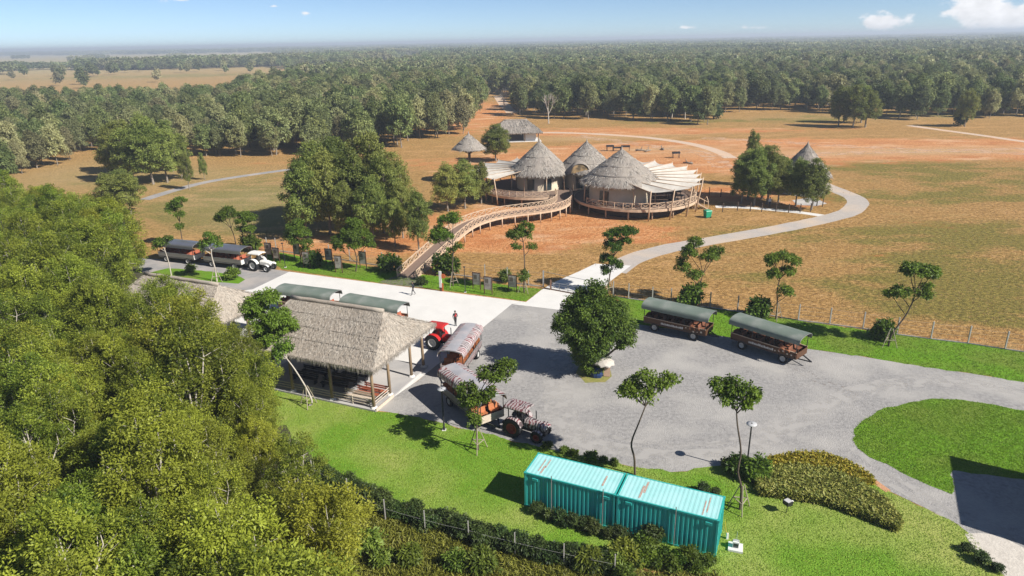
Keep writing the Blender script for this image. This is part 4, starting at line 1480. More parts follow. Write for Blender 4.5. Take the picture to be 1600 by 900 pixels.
# ------------------------------------------------------------------ the timber ramp
ramp = thing('timber_ramp', 'long timber ramp with crossed railings climbing to the lodge', 'ramp', (0, 0, 0))
near = [Vector(p) for p in ((-12.4, 83.9, .02), (-10.9, 88.6, .45), (-9.2, 94, .9), (-7.6, 99, 1.3), (-6.0, 103.4, 1.55), (-4.2, 106.4, 1.65), (-1.4, 109.0, 1.75), (1.8, 110.5, 1.8), (5.0, 111.6, 1.85), (7.7, 113.0, 1.9), (9.6, 115.2, 1.95), (10.8, 118.4, 2.0), (11.2, 121.6, 2.05), (11.0, 124.5, 2.05))]
near = smooth_line(near, 3)
farl = []
for i, p in enumerate(near):
    d = (near[min(i + 1, len(near) - 1)] - near[max(i - 1, 0)])
    d.z = 0
    d.normalize()
    farl.append(p + Vector((-d.y, d.x, 0)) * 2.7)
fd = MB()
for i in range(len(near) - 1):
    a, b, c, d = near[i], near[i + 1], farl[i + 1], farl[i]
    dz = Vector((0, 0, .16))
    fd.hexa([a - dz, b - dz, c - dz, d - dz, a, b, c, d])
fd.build('walkway', M_deck, ramp)
for line in (near, farl):
    st = MB()
    for p, q in zip(line, line[1:]):
        st.beam(p - Vector((0, 0, .16)), q - Vector((0, 0, .16)), .1, .34)
    st.build('stringer', M_lodgewood, ramp)
    railing(ramp, line, 1.05, M_lodgewood, w=.1)
    for p in line[6::2]:
        if p.z > .5:
            s = MB()
            s.tube([(p.x, p.y, -.05), (p.x, p.y, p.z - .1)], .1, 6)
            s.build('stilt', M_lodgewood, ramp, True)

# ------------------------------------------------------------------ rear hut, mushroom tower, cone hut
rp = g(806, 222)
rh = thing('rear_hut', 'low white walled hut with grey hipped thatch at the forest edge', 'hut', (rp.x, rp.y + 4, 0), R(4))
w = MB()
w.box(-3, 6, -3, 3, 0, 2.8)
w.build('wall', M_white, rh)
w = MB()
w.box(-2.2, 2.2, -3.06, -3.02, .3, 2.4)
w.build('doorway', M_dark, rh)
for x, y in ((-6.4, -3.8), (-6.4, 3.8), (-3.2, -3.8), (6.6, -3.8), (2.5, -3.8)):
    w = MB()
    w.tube([(x, y, 0), (x, y, 3)], .16, 7)
    w.build('post', M_post, rh)
w = MB()
w.box(-7.5, 7.5, -4.5, 4, .006, .15)
w.build('floor_slab', M_conc, rh)
hip_roof(rh, -7.8, 7.8, -5, 5, 2.7, 6.1, 4.2, 4.2, M_thatchdark, M_strawdark, 51, 1600, slen=1.0, swid=.05)
mp_ = g(735, 284)
mt_ = thing('mushroom_tower', 'tall thatched parasol tower on a single timber post', 'tower', (mp_.x, mp_.y, 0))
zz = apex_z(mp_, 209)
ez = apex_z(mp_, 232)
w = MB()
w.tube([(0, 0, -.1), (0, 0, ez + .6)], [.34, .28], 9)
w.build('post', M_post, mt_, True)
cone_roof(mt_, (0, 0), 3.5, ez, zz, M_thatchdark, M_strawdark, 52, 900, tiers=3)
w = MB()
for k in range(6):
    a = k * 1.047
    w.beam((0, 0, ez - 1.2), (math.cos(a) * 2.6, math.sin(a) * 2.6, ez), .1, .1)
w.build('brace', M_post, mt_)
hp = g(1253, 300)
ch = thing('cone_hut', 'open round hut with tall grey cone thatch behind green trees', 'hut', (hp.x, hp.y, 0))
cone_roof(ch, (0, 0), 4.9, 3.4, apex_z(hp, 225), M_thatchdark, M_strawdark, 53, 1600)
for k in range(8):
    a = k * .785
    w = MB()
    w.tube([(math.cos(a) * 4.2, math.sin(a) * 4.2, 0), (math.cos(a) * 4.2, math.sin(a) * 4.2, 3.6)], .13, 7)
    w.build('post', M_post, ch)
w = MB()
w.lathe([(.0, .1), (4.4, .1), (4.4, .0)], 20)
w.build('floor_slab', M_concgrey, ch)
# ------------------------------------------------------------------ containers
def rusty_teal():
    m, t, b = newmat('turquoise_paint')
    vec = nd(t, 'ShaderNodeTexCoord').outputs['Object']
    L = t.links.new
    n = nd(t, 'ShaderNodeTexNoise', i_Scale=2.2, i_Detail=6.0)
    mp = nd(t, 'ShaderNodeMapping')
    mp.inputs['Scale'].default_value = (1, 1, .35)
    L(vec, mp.inputs[0])
    L(mp.outputs[0], n.inputs['Vector'])
    a = nd(t, 'ShaderNodeMix', data_type='RGBA')
    a.inputs['A'].default_value = (0.03, 0.36, 0.325, 1)
    a.inputs['B'].default_value = (0.045, 0.42, 0.38, 1)
    L(n.outputs['Fac'], a.inputs['Factor'])
    n2 = nd(t, 'ShaderNodeTexNoise', i_Scale=5.0, i_Detail=8.0, i_Roughness=.7)
    L(mp.outputs[0], n2.inputs['Vector'])
    r2 = nd(t, 'ShaderNodeMapRange')
    r2.inputs['From Min'].default_value, r2.inputs['From Max'].default_value = .60, .70
    r2.inputs['To Max'].default_value = .45
    L(n2.outputs['Fac'], r2.inputs['Value'])
    a2 = nd(t, 'ShaderNodeMix', data_type='RGBA')
    L(r2.outputs[0], a2.inputs['Factor'])
    L(a.outputs['Result'], a2.inputs['A'])
    a2.inputs['B'].default_value = (0.12, 0.12, 0.09, 1)
    L(a2.outputs['Result'], b.inputs['Base Color'])
    b.inputs['Roughness'].default_value = .5
    b.inputs['Specular IOR Level'].default_value = .35
    return m


M_teal = rusty_teal()
M_tealroof = pm('faded_turquoise_roof', (0.34, 0.63, 0.615), (0.29, 0.58, 0.565), scale=1.5, rough=.65, c3=(0.36, 0.64, 0.63), s3=.8, spec=.2)
M_rust = pm('rust_streak', (0.40, 0.22, 0.15), (0.45, 0.42, 0.38), scale=5, rough=.9, contrast=1.5, obj=True)
M_steel = pm('galvanised_steel', (0.45, 0.45, 0.44), (0.33, 0.33, 0.33), scale=4, rough=.45, metal=.6)
M_black = pm('black_rubber', (0.025, 0.025, 0.027), (0.015, 0.015, 0.016), scale=6, rough=.8)
M_blackm = pm('black_metal', (0.03, 0.03, 0.032), rough=.5)


def corrug(mb, p, q, h0, h1, pitch, depth, out):
    """corrugated wall from p to q, trapezoid ribs in direction out"""
    p, q, out = Vector(p), Vector(q), Vector(out)
    Lw = (q - p).length
    n = int(Lw / pitch)
    d = (q - p) / n
    xs_ = []
    for i in range(n):
        for t, o in ((0, 0), (.3, 0), (.42, 1), (.78, 1), (.9, 0)):
            xs_.append(p + d * (i + t) + out * (o * depth))
    xs_.append(q)
    k = len(xs_)
    mb.add([Vector((v.x, v.y, h0)) for v in xs_] + [Vector((v.x, v.y, h1)) for v in xs_], [(i, i + 1, k + i + 1, k + i) for i in range(k - 1)])


def container(loc, rz, label, seed, lines):
    """local x along the long side 0..6.06, y 0..2.44 (y=0 faces the camera side)"""
    rg = random.Random(seed)
    t = thing('shipping_container', label, 'container', loc, rz)
    Lc, Wc, Hc = 6.06, 2.44, 2.6
    for nm, p, q, o in (('side_wall', (.12, .03), (Lc - .12, .03), (0, -1)), ('side_wall', (Lc - .12, Wc - .03), (.12, Wc - .03), (0, 1)), ('end_wall', (.03, Wc - .12), (.03, .12), (-1, 0))):
        m = MB()
        corrug(m, (*p, 0), (*q, 0), .14, Hc - .1, .275, -.035 if 1 else .03, (o[0], o[1], 0))
        m.build(nm, M_teal, t)
    dr = MB()
    for k in (0, 1):
        y0 = .13 + k * 1.1
        dr.box(Lc - .06, Lc - .02, y0, y0 + 1.06, .18, Hc - .14)
        for zb in (.7, 1.3, 1.9):
            dr.box(Lc - .02, Lc - .005, y0 + .06, y0 + 1.0, zb, zb + .25)
    door = dr.build('door', M_teal, t)
    for y in (.35, .95, 1.45, 2.05):
        lb = MB()
        lb.tube([(Lc + .02, y, .18), (Lc + .02, y, Hc - .14)], .018, 6)
        lb.build('lock_rod', M_teal, door)
    fr = MB()
    for x in (.06, Lc - .06):
        for y in (.06, Wc - .06):
            fr.box(x - .06, x + .06, y - .06, y + .06, .02, Hc)
            for z in (.02, Hc - .12):
                fr.box(x - .085, x + .085, y - .075, y + .075, z, z + .125)
    for z in (.08, Hc - .055):
        for y in (.05, Wc - .05):
            fr.beam((.12, y, z), (Lc - .12, y, z), .09, .12)
        for x in (.05, Lc - .05):
            fr.beam((x, .12, z), (x, Wc - .12, z), .09, .12)
    fr.build('frame', M_teal, t)
    rf = MB()
    n, d = 22, (Lc - .14) / 22
    xs_ = []
    for i in range(n):
        for u, o in ((0, 0), (.36, 0), (.48, 1), (.86, 1)):
            xs_.append((.07 + d * (i + u), Hc - .01 + o * .008))
    xs_.append((Lc - .07, Hc - .01))
    k = len(xs_)
    rf.add([(x, .06, z) for x, z in xs_] + [(x, Wc - .06, z) for x, z in xs_], [(i, i + 1, k + i + 1, k + i) for i in range(k - 1)])
    roof = rf.build('roof', M_tealroof, t)
    for x, y0, y1 in lines:
        s = MB()
        s.box(x, x + .10 * rg.uniform(.7, 1.3), y0, y1, Hc + .001, Hc + .005)
        s.build('rust_streak', M_rust, roof)
    for x in (.55, Lc - .75):
        v = MB()
        v.box(x, x + .38, -.035, .03, Hc - .46, Hc - .28)
        v.build('vent_cover', M_teal, t)
    for x in (1.9, 5.3) if seed == 1 else (3.6,):
        c = MB()
        c.tube([(x, -.03, .1), (x, -.03, Hc - .2), (x, -.03, Hc + .25)], .03, 6)
        c.build('conduit', M_steel, t)
    return t


ca = -0.4293
ux = Vector((math.cos(ca), math.sin(ca), 0))
cb = Vector((0.54, 37.4, 0))
container(cb, ca, 'turquoise shipping container casting its shadow on the lawn towards the hedge', 1, ((.75, .5, 1.9), (.95, .3, 1.2), (5.0, .6, 1.7), (1.05, 1.0, 2.0)))
container(cb + ux * 6.16, ca, 'turquoise shipping container with its end wall facing the concrete meter base', 2, ((1.4, .9, 2.1), (1.25, .3, 1.6), (5.05, .2, 1.6), (5.25, .5, 2.0)))

# ------------------------------------------------------------------ wheels
M_rimw = pm('pale_rim', (0.55, 0.54, 0.52), (0.4, 0.39, 0.37), rough=.5)
M_rimred = pm('red_rim', (0.32, 0.03, 0.02), (0.2, 0.02, 0.015), rough=.5)
M_rimwhite = pm('white_rim', (0.75, 0.73, 0.7), rough=.5)


def tyre_mesh(r, w, lugs=0):
    m = MB()
    prof = [(r * .58, -w * .42), (r * .7, -w * .5), (r * .92, -w * .48), (r, -w * .3), (r, w * .3), (r * .92, w * .48), (r * .7, w * .5), (r * .58, w * .42), (r * .58, -w * .42)]
    m.lathe(prof, 26, axis='y')
    for i in range(lugs):
        a = 2 * math.pi * i / lugs
        for s in (-1, 1):
            b = a + (.12 if s > 0 else 0)
            p = Vector((math.cos(b) * r * .99, s * w * .06, math.sin(b) * r * .99))
            q = Vector((math.cos(b + .14) * r * .985, s * w * .46, math.sin(b + .14) * r * .985))
            m.beam(p, q, .05, .07, upv=(math.cos(b), 0, math.sin(b)))
    return m.mesh('wheel', M_black, False)


def rim_mesh(r, w, mat):
    m = MB()
    for s in (-1, 1):
        m.lathe([(.0, s * w * .16), (r * .14, s * w * .2), (r * .16, s * w * .1), (r * .42, s * w * .12), (r * .5, s * w * .34), (r * .6, s * w * .40)], 20, axis='y')
    for k in range(6):
        a = k * 1.047
        m.beam((math.cos(a) * r * .28, w * .16, math.sin(a) * r * .28), (math.cos(a) * r * .28, w * .22, math.sin(a) * r * .28), .05, .05)
        m.beam((math.cos(a) * r * .28, -w * .16, math.sin(a) * r * .28), (math.cos(a) * r * .28, -w * .22, math.sin(a) * r * .28), .05, .05)
    return m.mesh('rim', mat, True)


TY = {'big': tyre_mesh(.78, .44, 20), 'small': tyre_mesh(.48, .28, 14), 'trail': tyre_mesh(.46, .26, 0)}
RIM = {}


def wheel(parent, kind, mat, x, y):
    r, w = {'big': (.78, .44), 'small': (.48, .28), 'trail': (.46, .26)}[kind]
    key = (kind, mat.name)
    if key not in RIM:
        RIM[key] = rim_mesh(r, w, mat)
    o = link('wheel', TY[kind], parent, (x, y, r + .012))
    link('rim', RIM[key], o)
    return o


# ------------------------------------------------------------------ tractors
def tractor(loc, rz, label, body, canopy, rim, fender=None):
    """+x forward, origin under the rear axle"""
    t = thing('tractor', label, 'tractor', loc, rz)
    for y in (-.82, .82):
        wheel(t, 'big', rim, 0, y)
        wheel(t, 'small', rim, 2.05, y * .88)
    c = MB()
    c.box(-.35, .9, -.3, .3, .55, 1.0)
    c.box(.9, 2.3, -.24, .24, .5, .92)
    c.beam((0, -.75, .79), (0, .75, .79), .22, .22)
    c.beam((2.05, -.65, .5), (2.05, .65, .5), .14, .14)
    c.box(2.3, 2.55, -.3, .3, .45, .75)
    c.beam((-.35, 0, .55), (-.75, 0, .5), .12, .08)
    c.build('chassis', M_blackm, t)
    # bonnet, lofted
    h = MB()
    secs = [(.78, .40, 1.42), (1.2, .40, 1.46), (1.8, .37, 1.42), (2.3, .33, 1.32), (2.55, .28, 1.18)]
    vs_ = []
    for x, w_, zt in secs:
        for (yy, zz_) in ((-w_, .86), (-w_ * 1.02, zt - .18), (-w_ * .72, zt - .03), (0, zt), (w_ * .72, zt - .03), (w_ * 1.02, zt - .18), (w_, .86)):
            vs_.append((x, yy, zz_))
    fs_ = [(i * 7 + j, i * 7 + j + 1, (i + 1) * 7 + j + 1, (i + 1) * 7 + j) for i in range(4) for j in range(6)]
    fs_ += [tuple(range(7))[::-1], tuple(28 + j for j in range(7))]
    h.add(vs_, fs_)
    bon = h.build('bonnet', body, t)
    gr = MB()
    gr.box(2.555, 2.59, -.22, .22, .88, 1.1)
    gr.build('grille', M_blackm, bon)
    for y in (-.17, .17):
        hl = MB()
        hl.lathe([(.0, .05), (.07, .04), (.075, 0)], 10, axis='y')
        o = hl.build('headlight', M_rimwhite, bon, loc=(2.6, y, 1.08))
        o.rotation_euler = (0, 0, -math.pi / 2)
    for s in (-1, 1):
        f = MB()
        vs_ = []
        for i in range(9):
            a = R(20) + R(150) * i / 8
            for yy in (.55, 1.03):
                vs_.append((math.cos(a) * .88, s * yy, .79 + math.sin(a) * .88))
        f.add(vs_, [(2 * i, 2 * i + 1, 2 * i + 3, 2 * i + 2) for i in range(8)])
        vv = [(x, s * .55, z) for (x, y, z) in vs_[::2]] + [(0.55, s * .55, .8), (-.55, s * .55, .8)]
        f.add(vv, [tuple(range(len(vv)))])
        f.build('fender', fender or body, t, False)
    se = MB()
    se.box(-.2, .28, -.24, .24, 1.02, 1.16)
    se.beam((-.2, 0, 1.14), (-.3, 0, 1.6), .44, .09)
    se.build('seat', M_blackm, t)
    da = MB()
    da.box(.66, .78, -.3, .3, .95, 1.48)
    dsh = da.build('dashboard', M_blackm, t)
    sw = MB()
    sw.tube([(.55 + .0 * i, .19 * math.cos(i * .524), 1.55 + .19 * math.sin(i * .524) * .6) for i in range(13)], .02, 5)
    sw.tube([(.7, 0, 1.4), (.55, 0, 1.55)], .02, 5)
    sw.build('steering_wheel', M_blackm, dsh)
    for x, y in ((-.5, -.55), (-.5, .55), (.72, -.5), (.72, .5)):
        p = MB()
        p.beam((x, y, .95), (x * .92, y, 2.36), .06, .06)
        p.build('canopy_post', M_blackm, t)
    cp = MB()
    vs_ = []
    for x, k in ((-.85, .8), (-.75, 1), (0, 1.02), (.95, 1), (1.1, .82)):
        for y, dz in ((-.72, -.06), (-.62, .04), (0, .12), (.62, .04), (.72, -.06)):
            vs_.append((x, y * (.92 + .08 * k), 2.36 + dz + (.06 * (k - .8) / .2)))
    top = [(i * 5 + j, (i + 1) * 5 + j, (i + 1) * 5 + j + 1, i * 5 + j + 1) for i in range(4) for j in range(4)]
    n0 = len(vs_)
    vs2 = [(x, y, z - .09) for x, y, z in vs_]
    rim_ = [0, 1, 2, 3, 4, 9, 14, 19, 24, 23, 22, 21, 20, 15, 10, 5]
    cp.add(vs_ + vs2, [f_[::-1] for f_ in top] + [tuple(n0 + i for i in f_) for f_ in top] + [(rim_[i], rim_[(i + 1) % 16], n0 + rim_[(i + 1) % 16], n0 + rim_[i]) for i in range(16)])
    cp.build('canopy', canopy, t)
    ex = MB()
    ex.tube([(1.5, .3, 1.38), (1.5, .3, 2.05), (1.46, .3, 2.12)], [.045, .045, .04], 7)
    ex.build('exhaust_pipe', M_blackm, t)
    for s in (-1, 1):
        ff = MB()
        vs_ = []
        for i in range(6):
            a = R(35) + R(110) * i / 5
            for yy in (.58, .88):
                vs_.append((2.05 + math.cos(a) * .56, s * yy, .49 + math.sin(a) * .56))
        ff.add(vs_, [(2 * i, 2 * i + 1, 2 * i + 3, 2 * i + 2) for i in range(5)])
        ff.build('front_fender', fender or body, t)
    for y0 in (-.95, .55):
        st = MB()
        st.box(.35, .75, y0, y0 + .4, .55, .6)
        st.build('footstep', M_blackm, t)
    return t


# ------------------------------------------------------------------ passenger trailers
M_brownpanel = pm('brown_panel_boards', (0.12, 0.055, 0.026), (0.07, 0.032, 0.016), scale=3, rough=.6, stretch=(.4, 1, 4), obj=True)
M_greypanel = pm('grey_panel_boards', (0.30, 0.28, 0.25), (0.19, 0.175, 0.155), scale=3, rough=.7, stretch=(.4, 1, 4), obj=True)
M_orangewood = pm('orange_seat_wood', (0.50, 0.19, 0.08), (0.36, 0.125, 0.05), scale=4, rough=.55, obj=True)
M_tarp = pm('green_tarpaulin', (0.165, 0.20, 0.165), (0.125, 0.158, 0.13), scale=1.2, rough=.6, bump=.3, bscale=5, obj=True, c3=(.24, .255, .225), s3=.6)
M_greyroof = pm('grey_roof_sheet', (0.36, 0.355, 0.37), (0.29, 0.285, 0.30), scale=1.0, rough=.42, obj=True, c3=(0.42, 0.38, 0.38), s3=.7)
M_metalroof = pm('polished_roof_sheet', (0.42, 0.42, 0.45), (0.34, 0.34, 0.38), scale=.8, rough=.28, metal=.75, obj=True)
M_zebra = zebra('zebra_paint', (0.46, 0.41, 0.40), (0.11, 0.085, 0.085), (0.22, 0.075, 0.075), .95)
M_zebra2 = zebra('zebra_paint_fine', (0.36, 0.31, 0.30), (0.075, 0.055, 0.055), (0.16, 0.05, 0.055), 1.3)
M_signw = pm('pale_lettering', (0.62, 0.6, 0.56), rough=.6)


def trailer(loc, rz, label, roofm, panel, seatm, Lt=6.6, skirt=None, endm=None, deco=False, sign=False, seed=0, group=None, Wt=2.2, zr=2.62, rise=.42):
    """+x forward, origin on the ground under the middle"""
    rg = random.Random(seed)
    t = thing('passenger_trailer', label, 'trailer', loc, rz, group)
    hx, hy = Lt / 2, Wt / 2
    f = MB()
    for y in (-.5, .5):
        f.beam((-hx, y, .72), (hx, y, .72), .1, .16)
    for k in range(6):
        x = -hx + .2 + k * (Lt - .4) / 5
        f.beam((x, -hy + .05, .82), (x, hy - .05, .82), .08, .06)
    f.box(-hx, hx, -hy, hy, .86, .92)
    f.build('chassis', M_blackm, t)
    for x in (-hx + 1.25, hx - 1.25):
        for y in (-hy + .12, hy - .12):
            wheel(t, 'trail', M_rimw, x, y)
        ax = MB()
        ax.beam((x, -hy + .1, .47), (x, hy - .1, .47), .1, .1)
        ax.build('axle', M_blackm, t)
    db = MB()
    db.beam((hx, -.5, .7), (hx + 1.0, 0, .55), .08, .1)
    db.beam((hx, .5, .7), (hx + 1.0, 0, .55), .08, .1)
    db.build('drawbar', M_blackm, t)
    for s in (-1, 1):
        y = s * (hy - .03)
        pn = MB()
        for k in range(3):
            z = .78 + k * .21
            pn.box(-hx + .02, hx - .02, y - .025, y + .025, z, z + .195)
        side = pn.build('side_panel', panel, t)
        tr_ = MB()
        tr_.beam((-hx, y, 1.45), (hx, y, 1.45), .07, .06)
        tr_.build('top_rail', M_lodgewood if panel is M_brownpanel else M_steel, side)
        if sign:
            sb = MB()
            y2 = y + s * .03
            x = -1.4
            while x < 1.0:
                w_ = rg.uniform(.07, .16)
                sb.box(x, x + w_, min(y, y2), max(y, y2), .98, .98 + rg.uniform(.16, .24))
                x += w_ + .03
            sb.build('sign_lettering', M_signw, side)
            ds = MB()
            for k in range(5):
                x = 1.3 + k * .4
                ds.lathe([(0, 0), (.09 * rg.uniform(.6, 1.2), 0)], 8, (x, y + s * .032, 1.1 + rg.uniform(-.15, .2)), axis='y')
            ds.build('painted_dots', M_whitewood, side)
        if deco:
            for k in range(2):
                hp_ = MB()
                hp_.tube([(hx - .9 - k * .5 + .26 * math.cos(a * .45), y + s * .05, 1.3 + .2 * math.sin(a * .45)) for a in range(10)], .045, 6)
                hp_.build('cushion', M_orangewood, side)
    for x, m_ in ((-hx, endm), (hx, endm)):
        e = MB()
        for k in range(3):
            z = .78 + k * .21
            e.box(x - .025, x + .025, -hy + .06, hy - .06, z, z + .195)
        e.build('end_panel', m_ or panel, t)
    xs_ = [-hx + .06, -hx / 3, hx / 3, hx - .06]
    for x in xs_:
        for y in (-hy + .04, hy - .04):
            p = MB()
            p.beam((x, y, .9), (x, y, zr), .05, .05)
            p.build('roof_post', M_blackm, t)
    # barrel roof
    na, ov = 14, .22
    rf = MB()
    vs_ = []
    nxr = 12
    for i in range(nxr + 1):
        x = -hx - ov + (Lt + 2 * ov) * i / nxr
        sag = .025 * abs(math.sin(i * math.pi * 3 / nxr))
        for j in range(na + 1):
            a = math.pi * j / na
            y = -math.cos(a) * (hy + .12)
            z = zr - .04 + math.sin(a) ** .75 * (rise + .06) - sag * math.sin(a)
            vs_.append((x, y, z))
    fs_, ms = [], []
    for i in range(nxr):
        for j in range(na):
            fs_.append((i * (na + 1) + j, i * (na + 1) + j + 1, (i + 1) * (na + 1) + j + 1, (i + 1) * (na + 1) + j))
            ms.append(1 if (skirt and (j < 5 or j >= na - 5)) else 0)
    rf.add(vs_, fs_)
    rf.m = ms
    if skirt:
        roof = rf.build('roof', [roofm, skirt], t, True)
    else:
        roof = rf.build('roof', roofm, t, True)
    sk = MB()
    for s in (-1, 1):
        y = s * (hy + .12)
        vs_ = []
        for i in range(17):
            x = -hx - ov + (Lt + 2 * ov) * i / 16
            vs_ += [(x, y, zr - .04), (x, y + s * .015, zr - .3 + .02 * math.sin(i * 2.2))]
        sk.add(vs_, [(2 * i, 2 * i + 2, 2 * i + 3, 2 * i + 1) for i in range(16)])
    sk.build('roof_skirt', skirt or roofm, roof)
    for x in (-hx - ov, *xs_[1:3], hx + ov):
        rb = MB()
        rb.tube([(x, -math.cos(math.pi * j / 10) * (hy + .09), zr - .07 + math.sin(math.pi * j / 10) ** .75 * (rise + .03)) for j in range(11)], .03, 5)
        rb.build('roof_hoop', M_steel, roof)
    nb = 7
    for k in range(nb):
        x = -hx + .5 + k * (Lt - 1.1) / (nb - 1)
        for s in (-1, 1):
            b = MB()
            y0, y1 = (.16, hy - .12) if s > 0 else (-hy + .12, -.16)
            b.box(x - .2, x + .2, y0, y1, 1.26, 1.31)
            b.beam((x - .2, (y0 + y1) / 2, 1.3), (x - .28, (y0 + y1) / 2, 1.72), y1 - y0, .05)
            b.box(x - .15, x + .15, y0 + .05, y0 + .1, .92, 1.26)
            b.box(x - .15, x + .15, y1 - .1, y1 - .05, .92, 1.26)
            b.build('bench_seat', seatm, t)
    # boarding step and tail rail
    sp_ = MB()
    sp_.box(-hx - .35, -hx - .05, -.4, .4, .45, .49)
    for y in (-.38, .38):
        sp_.beam((-hx - .05, y, .85), (-hx - .3, y, .47), .04, .04)
    sp_.build('boarding_step', M_blackm, t)
    return t


def between(a, b, za=0.0, off=0.0):
    """middle and heading for a thing whose near side runs from pixel a (back) to b (front); off = shift to the left of the heading"""
    A, B = g(*a, za), g(*b, za)
    d = (B - A)
    h = math.atan2(d.y, d.x)
    m = (A + B) / 2
    n = Vector((-math.sin(h), math.cos(h), 0))
    m = m + n * off
    return Vector((m.x, m.y, 0)), h, d.length


# zebra train in the yard
m1, h1, l1 = between((690, 613), (750, 661), .85, 1.1)
print('zebra1', m1, math.degrees(h1), l1)
trailer(m1, h1, 'zebra roofed trailer coupled right behind the zebra striped tractor', M_greyroof, M_greypanel, M_orangewood, Lt=6.4, skirt=M_zebra, deco=True, seed=1, endm=M_whitewood)
m2, h2, l2 = Vector((-4.85, 58.3, 0)), R(256), 0
print('zebra2', m2, math.degrees(h2), l2)
trailer(m2, h2, 'zebra roofed trailer at the tail of the zebra striped train', M_greyroof, M_zebra2, M_orangewood, Lt=6.0, skirt=M_zebra, seed=2)
a_, b_ = g(799, 684), g(836, 695)
h3 = math.atan2(b_.y - a_.y, b_.x - a_.x)
n3 = Vector((-math.sin(h3), math.cos(h3), 0))
tractor(a_ + n3 * 1.0, h3, 'zebra striped tractor with dark red wheels pulling the yard train', M_zebra2, M_zebra2, M_rimred, M_zebra2)

# green trailers parked along the verge lawn
for (pa, pb, lab, sd) in (((1000, 513), (1106, 538), 'green roofed brown trailer parked behind the shady yard tree', 3), ((1141, 541), (1240, 574), 'green roofed brown trailer with open tail rail at the end of the parked pair', 4)):
    m, h, l = between(pa, pb, 0, 1.1)
    print('green', m, math.degrees(h), l)
    trailer(m, h, lab, M_tarp, M_brownpanel, M_orangewood if 0 else pm('shade_darkened_seat_wood', (.10, .045, .025), (.25, .09, .045), scale=2, obj=True), Lt=6.7, sign=True, deco=True, seed=sd)  # seat wood darkened: the shade inside the trailer is put into its colour

# train with the white tractor on the access road
m, h, l = between((320, 411), (376, 417), .5, 1.1)
trailer(m, h, 'polished roof trailer coupled right behind the white tractor', M_metalroof, M_greypanel, M_redwood, Lt=6.4, seed=5, endm=M_white, deco=False)
hL = h
d_ = Vector((math.cos(h), math.sin(h), 0))
trailer(m - d_ * 8.1, h, 'polished roof trailer at the tail of the white tractor train', M_metalroof, M_greypanel, M_redwood, Lt=6.4, seed=6, endm=M_white)
tractor(m + d_ * 5.0, h - .03, 'white tractor with white canopy heading the train on the access road', M_white, M_white, M_rimwhite)
# train with the red tractor beside the pavilion
A, B = g(540, 461, 3.0), g(630, 475.5, 3.0)
h = math.atan2(B.y - A.y, B.x - A.x)
m = (A + B) / 2
d_ = Vector((math.cos(h), math.sin(h), 0))
print('court', m, math.degrees(h), (B - A).length)
Lq = (B - A).length - .44
trailer(Vector((m.x, m.y, 0)), h, 'green roofed trailer in the court coupled behind the red tractor', M_tarp, M_brownpanel, M_redwood, Lt=Lq, seed=7)
A2, B2 = g(443, 446, 3.0), g(519, 455.5, 3.0)
h2 = math.atan2(B2.y - A2.y, B2.x - A2.x)
m_ = (A2 + B2) / 2
trailer(Vector((m_.x, m_.y, 0)), h2, 'green roofed trailer at the tail of the red tractor train', M_tarp, M_brownpanel, M_redwood, Lt=Lq, seed=8)
M_red = pm('red_paint', (0.52, 0.03, 0.025), (0.42, 0.02, 0.02), rough=.35, scale=2)
rt_ = g(683, 541)
tractor((rt_.x, rt_.y, 0), R(-22), 'bright red tractor half hidden by the thatched pavilion roof', M_red, M_red, M_rimwhite)
# ------------------------------------------------------------------ young planted trees
M_stake = pm('stake_wood', (0.42, 0.36, 0.27), (0.28, 0.24, 0.18), scale=4, rough=.9)


def young_tree(px, py, trunk, lobes, label, seed, r0=.09, stakes=True, leafm=None, bark=None, lean=None, leaf=(.21, .065), clump=.31, per=40, name='young_tree', sparse=.15, low=-.5):
    """trunk: bend points (dx, dy, z) from the foot; lobes: (dx, dy, z, rx, rz)"""
    p = g(px, py)
    t = thing(name, label, 'tree', (p.x, p.y, 0))
    kf = 1.0 if name == 'shade_tree' else .84
    lo = [((x, y, z), (rx * kf, rx * kf * 1.04, rz * kf)) for x, y, z, rx, rz in lobes]
    link('crown', crown_mesh('crown', seed, lo, leafm or L_young, leaf, clump, per, low=low, sparse=sparse, inner=.25, cover=1.15), t)
    mb = MB()
    T = smooth_line([Vector(q) for q in trunk], 4)
    n = len(T)
    mb.tube([Vector((0, 0, -.1))] + T, [r0 * 1.35] + [r0 * (1 - .55 * i / n) for i in range(n)], 7)
    top = T[-1]
    rg = random.Random(seed)
    for c, r in lo:
        c = Vector(c)
        # limb leaves the trunk at the nearest point a little below the lobe
        s = min(T, key=lambda q: (q - (c - Vector((0, 0, max(.9, (c.xy - q.xy).length * .9))))).length)
        md = s.lerp(c, .5) + Vector((rg.uniform(-.1, .1), rg.uniform(-.1, .1), -.08))
        mb.tube([s, md, c, c + Vector((0, 0, r[2] * .5))], [r0 * .5, r0 * .38, r0 * .24, r0 * .08], 5, cap=False)
        for k in range(4):
            a = rg.uniform(0, 6.28)
            mb.tube([md.lerp(c, rg.uniform(.3, 1)), c + Vector((math.cos(a) * r[0] * .75, math.sin(a) * r[0] * .75, rg.uniform(-.2, .6) * r[2]))], [r0 * .2, r0 * .05], 4, cap=False)
    mb.build('trunk', bark or M_barkdark, t, True)
    if stakes:
        for k in range(3):
            a = k * 2.09 + seed
            s = MB()
            s.tube([(math.cos(a) * .8, math.sin(a) * .8, -.05), (math.cos(a) * .12, math.sin(a) * .12, 1.9)], .035, 6)
            s.build('stake', M_stake, t)
        s = MB()
        for k in range(3):
            a, b = k * 2.09 + seed, (k + 1) * 2.09 + seed
            s.beam((math.cos(a) * .5, math.sin(a) * .5, .75), (math.cos(b) * .5, math.sin(b) * .5, .75), .05, .04)
        s.build('stake_tie', M_stake, t)
    return t


